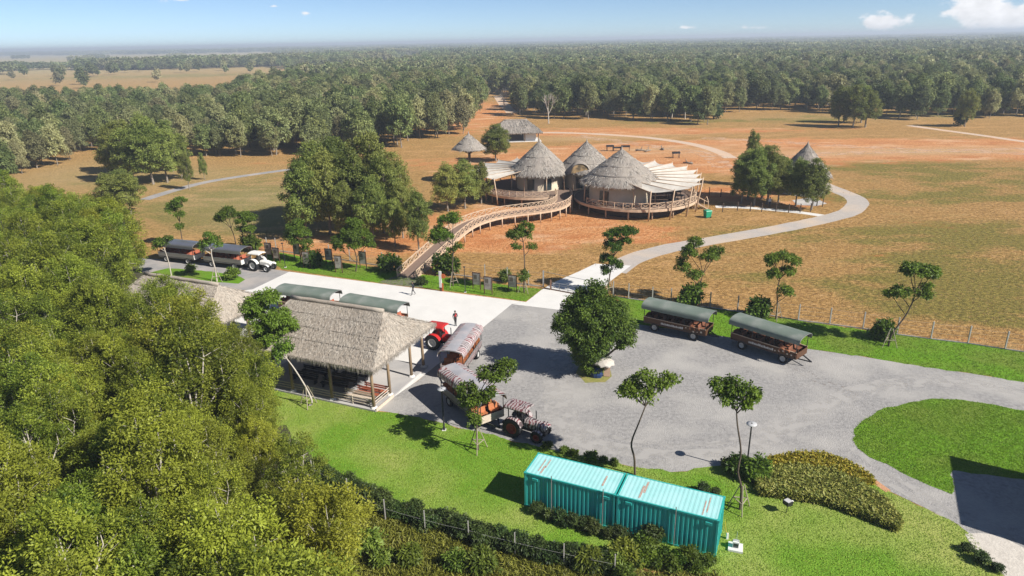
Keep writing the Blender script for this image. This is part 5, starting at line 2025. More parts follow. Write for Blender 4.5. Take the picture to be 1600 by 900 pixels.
young_tree(747, 703, [(0, 0, 0), (-.05, 0, 1.6), (.1, 0, 3.2), (.2, .1, 4.6)],
           [(.1, -.4, 4.5, .85, .55), (1.1, .5, 6.0, 1.0, .6), (2.1, .6, 6.6, .8, .5), (-.6, -.2, 5.3, .75, .5), (1.9, .9, 5.7, .7, .45), (-.2, -.9, 3.4, .6, .5), (.9, -.3, 4.9, .7, .45), (-.7, .3, 4.2, .6, .45)],
           'staked young tree with spreading branches between lawn lamp and zebra tractor', 101)
young_tree(992, 742, [(0, 0, 0), (-.1, 0, 1.4), (-.35, 0, 2.6), (.1, 0, 4.2), (.5, .1, 5.4)],
           [(-.6, 0, 6.6, .75, .5), (.5, .2, 7.6, .6, .5), (1.9, .5, 7.2, .75, .42), (-.2, .4, 7.0, .6, .45), (.4, -.3, 6.4, .6, .45), (1.2, .3, 6.8, .45, .35), (-.9, .1, 7.2, .4, .3)],
           'thin crooked young tree rising behind the turquoise containers', 102, r0=.085, stakes=False)
young_tree(1156, 796, [(0, 0, 0), (-.05, 0, 1.6), (-.4, 0, 2.9), (-.35, 0, 4.4), (-.7, .1, 6.2), (-.85, .1, 7.2)],
           [(-1.75, .1, 8.3, .62, .45), (-1.05, .1, 9.0, .66, .55), (-.25, .2, 8.5, .66, .45), (-1.15, .4, 8.0, .55, .4), (-.45, -.2, 7.9, .5, .4), (-2.05, .3, 8.9, .5, .35), (.1, .2, 8.1, .42, .35)],
           'tall thin young tree staked beside the flower bed', 103, r0=.085)
young_tree(1388, 541, [(0, 0, 0), (.1, 0, 1.2), (1.2, .1, 3.2), (1.6, .1, 4.6), (1.7, .1, 5.4)],
           [(.1, 0, 5.6, .95, .6), (1.2, .2, 7.7, 1.2, .65), (2.4, .3, 7.7, 1.2, .65), (3.0, .1, 7.4, .8, .5), (.7, .1, 8.2, .7, .5), (2.3, -.2, 5.5, .8, .5), (-.6, .1, 5.5, .6, .45), (2.9, .3, 6.0, .6, .4)],
           'young tree leaning over on its stakes beside the field fence', 104, r0=.1)
young_tree(1212, 499, [(0, 0, 0), (.0, 0, 1.6), (-.2, 0, 3.2), (-.1, 0, 4.6)],
           [(-1.0, 0, 6.8, .9, .55), (.1, .2, 7.0, 1.1, .6), (1.2, .2, 6.6, .8, .5), (-.7, -.2, 5.2, .75, .7), (.5, -.2, 5.6, .8, .5), (.5, -.2, 3.4, .8, .6), (1.1, 0, 3.0, .5, .5), (-1.2, .2, 6.2, .5, .4)],
           'young layered tree standing behind the end parked trailer', 105)
young_tree(1088, 474, [(0, 0, 0), (.0, 0, 1.6), (.3, 0, 2.6), (.5, 0, 3.6)],
           [(-1.4, 0, 6.2, 1.0, .9), (-.6, .3, 7.2, .9, .7), (1.2, .2, 5.6, 1.2, .8), (-1.8, 0, 4.4, .9, .6), (-.5, -.3, 3.6, .9, .6), (1.9, .3, 6.2, .8, .5), (.4, 0, 2.2, .5, .5), (-1.9, .1, 5.3, .6, .5)],
           'spreading young tree with pale forked limbs behind the parked trailer', 106)
young_tree(950, 458, [(0, 0, 0), (.1, 0, 1.8), (.3, 0, 3.2), (.5, 0, 4.6)],
           [(.4, 0, 6.0, 1.2, .9), (1.4, .2, 7.5, 1.1, .75), (2.3, .3, 7.6, .9, .6), (.2, .2, 7.3, .9, .6), (-.3, -.2, 4.4, .9, .9), (.8, -.2, 3.6, .8, .9), (-.3, -.1, 3.0, .6, .7), (1.8, .2, 6.5, .8, .5)],
           'dark young tree beside the gate and the pale field road', 107)
young_tree(819, 457, [(0, 0, 0), (.0, 0, 1.8), (.1, 0, 3.2), (.0, 0, 6.0), (-.2, 0, 7.0)],
           [(-.6, 0, 7.6, .95, .8), (.3, .2, 8.2, .95, .6), (-1.3, .1, 7.2, .7, .6), (-.9, -.2, 5.9, .6, .55), (.9, .1, 5.7, .55, .55), (0, -.2, 2.2, .65, .8), (.3, .2, 7.2, .8, .5)],
           'staked young tree on the board lawn next to the gate', 108)
young_tree(708, 447, [(0, 0, 0), (.0, 0, 2.2), (.2, 0, 4.2), (.2, 0, 6.4)],
           [(-1.4, 0, 7.0, 1.1, .9), (-.4, .2, 8.4, 1.1, .8), (.5, .2, 8.8, .9, .6), (-2.0, -.1, 6.2, .8, .7), (-.6, -.2, 6.6, .9, .6), (.9, 0, 5.2, .6, .5), (-.1, 0, 4.6, .6, .4)],
           'staked young tree growing against the timber ramp', 109)
young_tree(556, 424, [(0, 0, 0), (.3, 0, 1.6), (.1, 0, 3.0)],
           [(0, 0, 5.4, 1.6, 1.1), (1.3, .2, 4.7, 1.4, .9), (-1.5, .1, 4.4, 1.3, .9), (.3, .4, 6.6, 1.2, .7), (1.9, 0, 3.8, .9, .6), (-1.9, 0, 3.4, .8, .6), (.4, -.5, 3.9, 1.1, .7)],
           'broad bright green young tree behind the row of boards', 110, r0=.1, stakes=False)
young_tree(470, 410, [(0, 0, 0), (.2, 0, 1.4), (.0, 0, 2.6)],
           [(-.3, 0, 4.9, 1.3, .9), (.6, .2, 4.2, 1.2, .8), (-1.1, .1, 3.9, 1.0, .8), (.2, .3, 5.7, .9, .5), (1.1, -.2, 2.9, .9, .6), (.8, -.2, 2.0, .7, .5), (-.3, -.3, 3.2, .9, .6)],
           'rounded bright green young tree beside the end of the row of boards', 111, stakes=False)
young_tree(370, 393, [(0, 0, 0), (.0, 0, 2.2), (-.3, 0, 3.6)],
           [(-1.2, 0, 5.6, 1.1, .7), (-.3, .2, 6.2, 1.0, .6), (-1.8, .1, 5.0, .8, .5), (.5, .1, 5.6, .8, .5)], 'open crowned young tree behind the leading polished trailer', 112, stakes=False)
young_tree(381, 392, [(0, 0, 0), (.0, 0, 1.6), (.2, 0, 2.8)],
           [(.6, 0, 4.6, 1.1, .8), (1.6, .2, 5.0, 1.0, .6), (.2, -.2, 3.4, .8, .6), (1.5, -.1, 3.4, .8, .6), (1.0, .2, 5.6, .8, .5)], 'leafy young tree close behind the white tractor', 113, stakes=False)
young_tree(287, 386, [(0, 0, 0), (.0, 0, 2.0), (.1, 0, 4.0)],
           [(-.3, 0, 6.4, 1.1, .8), (.6, .2, 7.2, 1.0, .6), (-.8, .1, 5.8, .9, .7), (.4, -.2, 5.2, .7, .5), (0, 0, 3.2, .6, .6)], 'dark young tree behind the tail of the white tractor train', 114, stakes=False)
young_tree(339, 440, [(0, 0, 0), (.05, 0, 1.8), (-.1, 0, 3.4), (.0, 0, 4.4)],
           [(-.6, 0, 5.3, .7, .5), (.5, .2, 5.6, .8, .45), (-.1, .1, 6.2, .7, .4), (1.0, .2, 5.0, .5, .4), (-1.2, .1, 4.6, .4, .4)], 'pale trunked staked tree on the small road island', 115, bark=M_barkpale, r0=.11)
young_tree(268, 432, [(0, 0, 0), (.0, 0, 2.0), (-.2, 0, 3.8)],
           [(-.6, 0, 4.8, .8, .6), (.3, .2, 5.0, .7, .5), (-1.2, .1, 4.4, .6, .5)], 'pale trunked tree at the wood end of the road island', 116, bark=M_barkpale, stakes=False)
young_tree(432, 598, [(0, 0, 0), (.0, 0, 2.2), (.1, 0, 4.0), (.3, 0, 5.2)],
           [(-.9, 0, 7.6, 1.2, .8), (.2, .2, 8.2, 1.1, .7), (.9, -.2, 6.4, 1.4, .9), (-.4, -.3, 5.8, 1.2, .8), (1.6, .1, 5.4, 1.1, .8), (.4, -.5, 4.6, 1.3, .8), (-1.0, .3, 6.6, 1.0, .7), (2.1, .2, 4.7, .8, .6), (-.6, 0, 4.2, .9, .7)],
           'dark green leafy tree standing in the gap between the two pavilions', 117, r0=.13, stakes=False, per=44)
young_tree(482, 634, [(0, 0, 0), (.35, 0, .3), (.05, 0, 1.6), (-.7, 0, 3.4), (-1.3, .1, 4.4)], [(-1.7, .1, 5.2, .7, .5), (-1.3, .4, 5.5, .6, .4), (-2.2, 0, 4.8, .6, .5)],
           'bare leaning pale trunk propped by stakes at the pavilion corner', 118, r0=.1, bark=M_barkpale)
# the shady tree in the yard
young_tree(922, 582, [(0, 0, 0), (.05, 0, 1.0), (.1, 0, 2.2)],
           [(.1, 0, 5.6, 2.0, 1.7), (-1.6, -.2, 4.6, 1.6, 1.4), (1.9, .1, 4.6, 1.8, 1.4), (.2, .6, 7.0, 1.5, 1.2), (-1.0, .4, 6.4, 1.4, 1.1), (1.5, -.2, 6.2, 1.4, 1.1), (2.9, .2, 4.2, 1.1, 1.0), (-2.2, .1, 5.2, 1.1, 1.0), (.3, -1.0, 3.6, 1.6, 1.3), (-.6, -.6, 3.0, 1.2, 1.0), (.9, .9, 3.4, 1.3, 1.2),
            (0, -.2, 1.7, 1.0, 1.2), (-.7, .2, 1.5, .8, 1.0), (.7, .1, 2.0, .9, 1.0), (.3, -.5, 1.0, .8, .9), (3.0, -.3, 3.2, .9, .7), (-1.6, -.5, 3.4, .8, .7), (.4, .3, 8.1, .8, .6)],
           'big rounded shady tree standing alone in the gravel yard', 120, r0=.28, stakes=False, leafm=L_round, leaf=(.21, .065), clump=.45, per=70, name='shade_tree', sparse=.05, low=-.75)

# ------------------------------------------------------------------ shrubs and hedges
SHR = []
for i in range(4):
    rg_ = random.Random(800 + i)
    lo = [((rg_.uniform(-.35, .35), rg_.uniform(-.35, .35), .45 + .12 * k), (.38, .38, .36)) for k in range(4)]
    SHR.append((crown_mesh('foliage', 800 + i, lo, L_hedge, (.17, .045), .22, 30, low=-.8, cover=1.1), crown_mesh('foliage', 820 + i, lo, L_shrub, (.26, .05), .25, 26, low=-.8, cover=1.1),
                crown_mesh('foliage', 840 + i, lo, L_young, (.24, .06), .24, 28, low=-.8, cover=1.1)))
stem_me = MB()
for k in range(5):
    stem_me.tube([(0, 0, -.05), (.18 * math.cos(k * 1.26), .18 * math.sin(k * 1.26), .7)], [.03, .012], 5)
stem_me = stem_me.mesh('stem', M_barkdark)


def shrub(p, s, kind, label, group=None, name='shrub', wide=1.0):
    t = thing(name, label, 'shrub', (p.x, p.y, 0), rnd.uniform(0, 6.28), group)
    t.scale = (s * wide, s * wide, s)
    link('foliage', SHR[rnd.randrange(4)][kind], t)
    link('stem', stem_me, t)
    return t


def along(pts, step, jit):
    P = [g(*p) for p in pts]
    out = []
    for a, b in zip(P, P[1:]):
        n = max(1, int((b - a).length / step))
        for i in range(n):
            q = a.lerp(b, (i + rnd.uniform(-.2, .2)) / n)
            out.append(q + Vector((rnd.uniform(-jit, jit), rnd.uniform(-jit, jit), 0)))
    return out


HEDGE = [(482, 745), (545, 775), (598, 800), (663, 822), (731, 842), (804, 862), (881, 881), (960, 897)]
for row in range(2):
    for q in along(HEDGE, .5, .15):
        shrub(q + Vector((.2 * row, .42 * row, 0)), rnd.uniform(.62, .98), 0, 'dark shrub of the continuous hedge along the front wire fence', 'shrubs of the front hedge', 'hedge_shrub')
for q in along([(842, 806), (880, 818), (930, 832), (985, 850), (1010, 858)], .6, .18):
    shrub(q, rnd.uniform(.5, .8), 0, 'dark low shrub planted along the foot of the turquoise container', 'shrubs along the container', 'container_shrub')
shrub(g(1014, 846), 1.15, 0, 'taller dark shrub against the container wall', None, 'container_shrub')
for q in along([(985, 866), (1040, 880), (1100, 892)], .55, .35) + along([(990, 880), (1060, 895)], .6, .3) + along([(1000, 858), (1060, 872), (1118, 885)], .7, .2):
    shrub(q, rnd.uniform(.55, .85), 2, 'fresh green shrub in the thicket below the container end', 'shrubs of the green thicket', 'thicket_shrub')
for q in along([(930, 885), (975, 875), (960, 905), (920, 900)], .8, .4):
    shrub(q, rnd.uniform(.8, 1.2), 1, 'yellowish green shrub in the scrub below the hedge', 'yellowish scrub shrubs', 'scrub_shrub')
for q in along([(560, 850), (600, 870), (660, 880), (720, 890), (800, 898)], 1.3, .6) + along([(480, 800), (520, 830), (560, 880)], 1.0, .5):
    shrub(q, rnd.uniform(.8, 1.6), 1, 'loose wild shrub on the rough verge outside the hedge', 'wild shrubs outside the hedge', 'wild_shrub')
for q in along([(850, 700), (880, 708), (920, 717), (960, 726), (990, 736)], .8, .15):
    shrub(q, rnd.uniform(.4, .65), 2, 'leafy shrub behind the container at the gravel edge', 'shrubs behind the container', 'edge_shrub')
for q in along([(1100, 770), (1135, 778)], .7, .1):
    shrub(q, rnd.uniform(.5, .7), 0, 'dark shrub between container roof and flower bed', 'shrubs between container and bed', 'dark_shrub')
for (px, py, s) in ((1138, 735, .7), (1150, 739, 1.0), (1170, 744, 1.1), (1186, 744, 1.15), (1162, 733, .8)):
    shrub(g(px, py), s, 2, 'broad leaved dark green shrub at the end of the flower bed', 'shrubs by the bed lamp', 'bed_shrub', 1.15)
for (px, py, s, lab) in ((1512, 862, .45, 'scrubby tuft at the corner where lawn meets white sand'), (1533, 878, .6, 'wiry shrub at the white sand patch'), (1556, 892, .45, 'small wiry shrub between sand and lawn')):
    shrub(g(px, py), s, 0, lab, None, 'wiry_shrub', 1.2)
for (px, py, s, k, lab) in ((612, 424, 2.0, 2, 'round green bush left of the ramp foot'), (700, 428, 2.3, 2, 'bright bush right of the ramp foot'), (788, 440, 1.2, 1, 'small yellowish bush between two boards'), (1072, 478, 2.0, 2, 'bush behind the parked trailer roof'),
                            (1178, 497, 1.9, 2, 'bush beside the fence behind the end trailer'), (1378, 530, 1.6, 2, 'bush at the foot of the leaning tree'), (395, 392, 2.0, 2, 'bush behind the roof of the leading polished trailer'), (490, 417, 1.8, 2, 'dark bush among the boards under the young tree'),
                            (300, 425, 1.0, 1, 'yellow green bush on the road island'), (362, 436, 1.3, 2, 'dark bush at the tip of the road island'), (660, 446, .9, 0, 'small dark bush at the paved landing'), (1115, 186, 5, 0, 'wild bush at the forest edge beyond the field'),
                            (1500, 196, 3.5, 0, 'low dark bush beside the lone field tree')):
    shrub(g(px, py), s, k, lab)

# flower bed: a mass of yellow and orange leaved plants
L_flower = leafmat('leaf_yellow_orange', (0.26, 0.30, 0.03), (0.64, 0.50, 0.06), ymix=0)
L_bed = leafmat('leaf_bed', (0.11, 0.15, 0.025), (0.36, 0.35, 0.09), ymix=0)


def plant_mass(name, poly, n, mat, h, leaf, label, seed, cat='flower bed', zjit=.5, up_=1.0):
    rg = np.random.default_rng(seed)
    P2 = [tuple(g(*p).xy) for p in poly]
    xs_ = [p[0] for p in P2]
    ys_ = [p[1] for p in P2]
    pts = []
    rr = random.Random(seed)
    guard = 0
    while len(pts) < n and guard < n * 30:
        guard += 1
        p = (rr.uniform(min(xs_), max(xs_)), rr.uniform(min(ys_), max(ys_)))
        if inside(p, P2):
            pts.append(p)
    Ps, Ds = [], []
    for (x, y) in pts:
        k = rr.randint(7, 11)
        q = sphere_pts(rg, k)
        q[:, 2] = np.abs(q[:, 2]) * up_ + .25
        hh = h * rr.uniform(1 - zjit, 1 + zjit * .4)
        Ps.append(np.stack([np.full(k, x), np.full(k, y), rg.random(k) * hh], 1))
        Ds.append(q)
    P, D = np.concatenate(Ps), np.concatenate(Ds)
    V, F = leaves(P, D, rg.normal(size=P.shape) * .5 + np.array([0, 0, 1.]), leaf[0], leaf[1], rg, .3)
    me = np_mesh(name, V, F, mat, np.clip(.5 + .3 * rg.normal(size=len(P)), 0, 1))
    return tag(link(name, me), label, cat, kind='stuff')


plant_mass('flower_bed', [(1196, 722), (1240, 714), (1290, 715), (1330, 730), (1368, 757), (1345, 762), (1300, 742), (1250, 735), (1200, 738)], 2600, L_flower, .5, (.24, .05), 'band of yellow and orange leaved bedding plants along the drive', 1)
plant_mass('bed_planting', [(1178, 748), (1200, 736), (1250, 734), (1300, 741), (1350, 765), (1385, 790), (1408, 822), (1400, 832), (1340, 808), (1290, 790), (1240, 782), (1185, 775)], 7000, L_bed, .5, (.30, .045), 'olive green bedding plants filling the curved bed', 2)

# grass: short blades on the lawns, rough tufts on scrub and field
def blades(name, outline, n, mat, h, w, label, seed, fade=False, kmax=3, skip=None):
    P2 = [(p.x, p.y) for p in outline] if hasattr(outline[0], 'x') else [tuple(g(*p).xy) for p in outline]
    xs_, ys_ = [p[0] for p in P2], [p[1] for p in P2]
    rr = random.Random(seed)
    pts, guard = [], 0
    while len(pts) < n and guard < n * 25:
        guard += 1
        if fade:
            q_ = g(rr.uniform(-30, 1630), rr.uniform(195, 560))
            p = (q_.x, q_.y)
        else:
            p = (rr.uniform(min(xs_), max(xs_)), rr.uniform(min(ys_), max(ys_)))
        px, py = proj((p[0], p[1], 0))
        if not (-30 < px < 1630 and py < 930):
            continue
        if skip and skip(p):
            continue
        if inside(p, P2):
            pts.append((p[0], p[1]))
    rg = np.random.default_rng(seed)
    A = np.array(pts)
    P = np.repeat(np.concatenate([A, np.zeros((len(A), 1)) + .005], 1), kmax, 0)
    P[:, :2] += rg.normal(size=(len(P), 2)) * h * .4
    D = rg.normal(size=P.shape) * .7
    D[:, 2] = .9
    V, F = leaves(P, D, rg.normal(size=P.shape) + np.array([0, 0, .6]), h, w, rg, .25)
    me = np_mesh(name, V, F, mat, np.clip(.5 + .3 * rg.normal(size=len(P)), 0, 1))
    return tag(link(name, me), label, 'grass', kind='stuff')


blades('lawn_grass', lawn_o, 34000, L_grassm, .10, .016, 'short green grass blades of the front lawn', 1)
blades('lawn_grass', isl_o, 16000, L_grass, .11, .018, 'short green grass blades of the roundabout lawn', 2)
blades('lawn_grass', strip_o, 12000, L_grass, .12, .02, 'short green grass blades of the verge lawn', 3)
blades('lawn_grass', blawn_o, 6000, L_grass, .13, .025, 'short green grass blades around the information boards', 4)
blades('scrub_grass', scrub_o, 9000, L_scrub, .55, .03, 'long rough grass on the verge outside the hedge', 5, kmax=4)
road_pts = [tuple(g(*p).xy) for p in ((800, 476), (840, 452), (868, 438), (905, 422), (940, 412), (1040, 380), (1235, 344), (1310, 325), (1330, 300), (1300, 285), (1330, 285), (1375, 318), (1340, 342), (1235, 366), (1040, 402), (990, 420), (955, 442), (920, 480), (870, 490))]
field_px = [(850, 448), (700, 430), (600, 418), (420, 388), (200, 360), (200, 310), (330, 290), (480, 262), (700, 225), (860, 200), (1100, 205), (1640, 200), (1640, 552), (1507, 535), (1400, 522), (1247, 500), (1113, 481), (981, 465)]
blades('field_grass', field_px, 17000, L_dry, .17, .02, 'dry golden grass tufts scattered over the field', 6, kmax=3, fade=True, skip=lambda p: inside(p, road_pts))

# ------------------------------------------------------------------ fences, gate
M_fpost = pm('concrete_fence_post', (0.42, 0.40, 0.37), (0.3, 0.285, 0.26), scale=4, rough=.9)
M_wire = pm('fence_wire', (0.36, 0.35, 0.33), rough=.6, metal=.3)


def fence(posts_px, h, label, wires=4, pw=.11, kerb=True):
    P = [g(*p) for p in posts_px]
    t = thing('wire_fence', label, 'fence', P[0])
    o = P[0]
    for p in P:
        m = MB()
        m.box(p.x - o.x - pw / 2, p.x - o.x + pw / 2, p.y - o.y - pw / 2, p.y - o.y + pw / 2, -.1, h)
        m.build('post', M_fpost, t)
    for k in range(wires):
        z = h * (k + .6) / wires
        m = MB()
        for a, b in zip(P, P[1:]):
            mid = a.lerp(b, .5)
            m.tube([(a.x - o.x, a.y - o.y, z), (mid.x - o.x, mid.y - o.y, z - .03), (b.x - o.x, b.y - o.y, z)], .009, 4, cap=False)
        m.build('wire', M_wire, t)
    if kerb:
        m = MB()
        for a, b in zip(P, P[1:]):
            m.beam((a.x - o.x, a.y - o.y, .03), (b.x - o.x, b.y - o.y, .03), .14, .16)
        m.build('kerb', M_fpost, t)
    return t


fence([(958, 463), (982, 467), (1019, 472), (1048, 475), (1109, 481), (1152, 487), (1200, 493), (1247, 501), (1296, 507), (1348, 514), (1401, 523), (1454, 530), (1512, 537), (1570, 546), (1632, 555), (1700, 565)], 1.9, 'wire fence on grey posts between verge lawn and dry field')
fence([(418, 391), (432, 392), (480, 398), (515, 403), (547, 408), (572, 412), (598, 416), (622, 421)], 2.0, 'wire fence on grey posts behind the row of boards')
fence([(676, 424), (700, 428), (758, 436), (793, 441), (826, 446), (849, 448)], 2.0, 'wire fence on grey posts between the ramp and the gate')
fence([(490, 752), (545, 782), (603, 816), (665, 834), (733, 851), (805, 870), (881, 888), (960, 905)], 1.75, 'wire fence with thin grey posts running through the front hedge', pw=.06, kerb=False, wires=1)
gt = g(849, 448)
ge = g(924, 462)
gate = thing('field_gate', 'tall steel gate frame with a low sliding barrier across the concrete apron', 'gate', gt)
dv = ge - gt
for k, hh in ((0, 2.1), (1, 1.9)):
    m = MB()
    m.box(dv.x * k - .09, dv.x * k + .09, dv.y * k - .09, dv.y * k + .09, 0, hh)
    m.build('gate_post', M_steel, gate)
m = MB()
m.tube([(0, 0, 2.0), dv * .5 + Vector((0, 0, 1.9)), dv + Vector((0, 0, 1.85))], .03, 6)
m.build('top_wire', M_steel, gate)
m = MB()
n_ = dv.cross(Vector((0, 0, 1))).normalized() * .5
for z in (.35, .75, 1.0):
    m.tube([dv * .2 + n_ + Vector((0, 0, z)), dv * .92 + n_ + Vector((0, 0, z))], .035, 6)
for k in (.2, .38, .56, .74, .92):
    m.tube([dv * k + n_ + Vector((0, 0, .05)), dv * k + n_ + Vector((0, 0, 1.0))], .035, 6)
m.build('barrier', M_steel, gate)
m = MB()
m.beam(dv * .05 + n_ + Vector((0, 0, .06)), dv * .95 + n_ + Vector((0, 0, .06)), .14, .1)
m.build('track_rail', pm('rusty_rail', (.22, .11, .06), (.15, .07, .04)), gate)
m = MB()
m.box(dv.x * .2 + n_.x - .1, dv.x * .2 + n_.x + .1, dv.y * .2 + n_.y - .1, dv.y * .2 + n_.y + .1, 0, 1.25)
m.build('stop_post', pm('brown_block', (.2, .11, .07)), gate)

# ------------------------------------------------------------------ lamps
def lamp(px, py, h, label, head=.36):
    p = g(px, py)
    t = thing('garden_lamp', label, 'lamp', p)
    m = MB()
    m.lathe([(.11, 0), (.11, .25), (.06, .32), (.05, h)], 10)
    m.build('pole', M_blackm, t, True)
    m = MB()
    m.lathe([(.05, h), (.1, h + .05), (head, h + .13), (head * .98, h + .17), (.1, h + .2), (0, h + .21)], 18)
    hd = m.build('lamp_head', pm('lamp_grey', (.5, .5, .5), (.4, .4, .4), rough=.5), t, True)
    m = MB()
    m.lathe([(.0, h + .23), (.06, h + .22), (.07, h + .19)], 8)
    m.build('cap', M_blackm, hd, True)
    m = MB()
    m.box(-.16, .16, -.16, .16, -.02, .06)
    m.build('base', M_conc, t)
    return t


lamp(694, 672, 3.5, 'black garden lamp with flat round head at the lawn edge by the zebra trailer')
lamp(1166, 737, 3.7, 'black garden lamp with flat round head beside the flower bed shrubs')
for px, py, h, lab in ((727, 457, 3.2, 'slim dark lamp post standing among the boards right of the ramp'), (446, 418, 3.4, 'slim dark lamp post standing near the white tractor')):
    p = g(px, py)
    t = thing('lamp_post', lab, 'lamp post', p)
    m = MB()
    m.lathe([(.08, 0), (.08, .2), (.045, .28), (.04, h)], 8)
    m.build('pole', M_blackm, t, True)
    m = MB()
    m.lathe([(.04, h), (.15, h + .03), (.15, h + .12), (0, h + .16)], 10)
    m.build('lamp_head', M_blackm, t, True)
    m = MB()
    m.box(-.14, .14, -.14, .14, -.02, .08)
    m.build('base', M_conc, t)

# ------------------------------------------------------------------ information boards
M_board = pm('board_print', (0.52, 0.48, 0.42), (0.34, 0.31, 0.27), scale=3.5, rough=.6, contrast=1.6, obj=True)
M_bframe = pm('board_frame_brown', (0.13, 0.065, 0.04), (0.08, 0.04, 0.025), rough=.7)
M_photo = pm('board_picture', (0.10, 0.09, 0.08), (0.2, 0.17, 0.12), scale=4, obj=True)
boards = [(421, 404, 2.3, 'framed portrait board with dark animal picture beside the white tractor'), (433, 410, 2.1, 'framed board with upper brown strip facing the white tractor'), (465, 404, 2.2, 'framed board half hidden in front of the rounded young tree'), (480, 419, 2.3, 'pinkish framed board beside the rounded young tree'),
          (515, 413, 2.2, 'framed board in the shade of the broad young tree'), (530, 426, 2.3, 'pale framed board standing at the court edge on the tractor side'), (568, 419, 2.3, 'framed board right of the broad young tree'),
          (745, 452, 2.1, 'framed board next to the slim lamp post right of the ramp'), (763, 460, 2.2, 'pale framed board standing between two others right of the ramp'), (801, 456, 2.1, 'framed board beside the staked tree near the gate')]
for i, (px, py, h, lab) in enumerate(boards):
    p = g(px, py)
    t = thing('information_board', lab, 'board', p, R(-22 + rnd.uniform(-6, 6)))
    w_ = .52
    for x in (-w_, w_):
        m = MB()
        m.box(x - .045, x + .045, -.045, .045, -.05, h)
        m.build('post', M_bframe, t)
    m = MB()
    m.box(-w_ - .05, w_ + .05, -.055, .055, h, h + .08)
    m.build('cap_rail', M_bframe, t)
    m = MB()
    m.box(-w_ + .045, w_ - .045, -.03, .03, .62, h - .02)
    pn = m.build('panel', M_board, t)
    m = MB()
    m.box(-w_ + .12, .08, -.034, -.031, h - .75, h - .22)
    for k in range(4):
        m.box(-w_ + .12, w_ - .16 - .12 * (k % 2), -.034, -.031, h - .86 - k * .09, h - .83 - k * .09)
    m.build('printed_picture', M_photo, pn)
p = g(689, 455)
t = thing('totem_sign', 'white and orange totem sign beside the paved landing', 'sign', p, R(-20))
m = MB()
m.box(-.16, .16, -.05, .05, .5, 2.6)
m.build('panel', M_white, t)
m = MB()
m.box(-.16, .16, -.055, .055, -.05, .5)
m.build('foot', M_bframe, t)
M_orange = pm('orange_sign', (.62, .16, .04), (.5, .12, .03), rough=.5)
m = MB()
m.box(.162, .34, -.03, .03, .0, 1.05)
m.build('side_fin', M_orange, t)
m = MB()
m.lathe([(0, -.02), (.3, -.02), (.3, .02), (0, .02)], 20, (.42, 0, 2.0), axis='y')
m.build('disc', M_orange, t)
p = g(965, 477)
t = thing('orange_barrel', 'small orange barrel lying on the verge behind the yard tree', 'barrel', (p.x, p.y, 0), .4)
m = MB()
m.lathe([(0, -.45), (.27, -.45), (.3, -.2), (.3, .2), (.27, .45), (0, .45)], 14, (0, 0, .3), axis='y')
bo = m.build('body', M_orange, t, True)
m = MB()
m.lathe([(.305, -.03), (.32, 0), (.305, .03)], 14, (0, 0, .3), axis='y')
m.build('hoop', M_orange, bo, True)

# ------------------------------------------------------------------ parasol and stall under the yard tree
p = g(944, 588)
t = thing('market_umbrella', 'white market umbrella with a green and blue panel beside the yard tree', 'umbrella', (p.x, p.y, 0), scale=.9)
m = MB()
m.tube([(0, 0, 0), (.05, 0, 2.0)], .03, 7)
m.build('pole', M_steel, t)
cols = [M_sail, M_sail, pm('umbrella_green', (.2, .5, .38), rough=.7), pm('umbrella_blue', (.18, .2, .42), rough=.7), M_sail, M_sail, M_sail, M_sail]
for k in range(8):
    a, b = k * math.pi / 4 - .5, (k + 1) * math.pi / 4 - .5
    m = MB()
    e1, e2 = Vector((math.cos(a) * 1.05, math.sin(a) * 1.05, 1.55)), Vector((math.cos(b) * 1.05, math.sin(b) * 1.05, 1.55))
    ap = Vector((.05, 0, 2.05))
    md1, md2 = e1.lerp(ap, .5) + Vector((0, 0, .07)), e2.lerp(ap, .5) + Vector((0, 0, .07))
    em = e1.lerp(e2, .5) * .96
    em.z = 1.66
    m.add([ap, md1, e1, em, e2, md2], [(0, 1, 5), (1, 2, 3), (1, 3, 5), (3, 4, 5)])
    m.add([e1, em, em - Vector((0, 0, .14)), e1 - Vector((0, 0, .14))], [(0, 1, 2, 3)])
    m.add([em, e2, e2 - Vector((0, 0, .14)), em - Vector((0, 0, .14))], [(0, 1, 2, 3)])
    m.build('canopy_panel', cols[k], t)
p = g(932, 588)
t = thing('blue_tarp_bundle', 'crumpled blue tarpaulin bundle at the foot of the yard tree', 'bundle', (p.x, p.y, 0))
m = MB()
prof = [(.55, 0), (.6, .3), (.5, .65), (.28, .9), (0, .95)]
vs_ = []
for r_, z in prof:
    for j in range(12):
        a = j * .5236
        k = 1 + .18 * mnoise.noise(Vector((math.cos(a) * 2, math.sin(a) * 2, z * 3)))
        vs_.append((math.cos(a) * r_ * k, math.sin(a) * r_ * k * .8, z))
m.add(vs_, [(i * 12 + j, i * 12 + (j + 1) % 12, (i + 1) * 12 + (j + 1) % 12, (i + 1) * 12 + j) for i in range(4) for j in range(12)])
m.build('cover', pm('blue_tarp', (.02, .045, .14), (.012, .03, .09), scale=5, rough=.4), t)
m = MB()
m.tube([(.5 * math.cos(i * .45), .4 * math.sin(i * .45), .45 + .05 * math.sin(i)) for i in range(15)], .02, 5)
m.build('rope', M_whitewood, t)
p = g(948, 589)
t = thing('vendor_sign', 'tan standing sign board under the market umbrella', 'sign', (p.x, p.y, 0), R(-15))
m = MB()
m.add([(-.28, 0, .05), (.28, 0, .05), (.28, .12, 1.1), (-.28, .12, 1.1), (-.28, .05, .05), (.28, .05, .05), (.28, .17, 1.1), (-.28, .17, 1.1)], [(0, 1, 2, 3), (7, 6, 5, 4), (0, 4, 5, 1), (3, 2, 6, 7), (1, 5, 6, 2), (0, 3, 7, 4)])
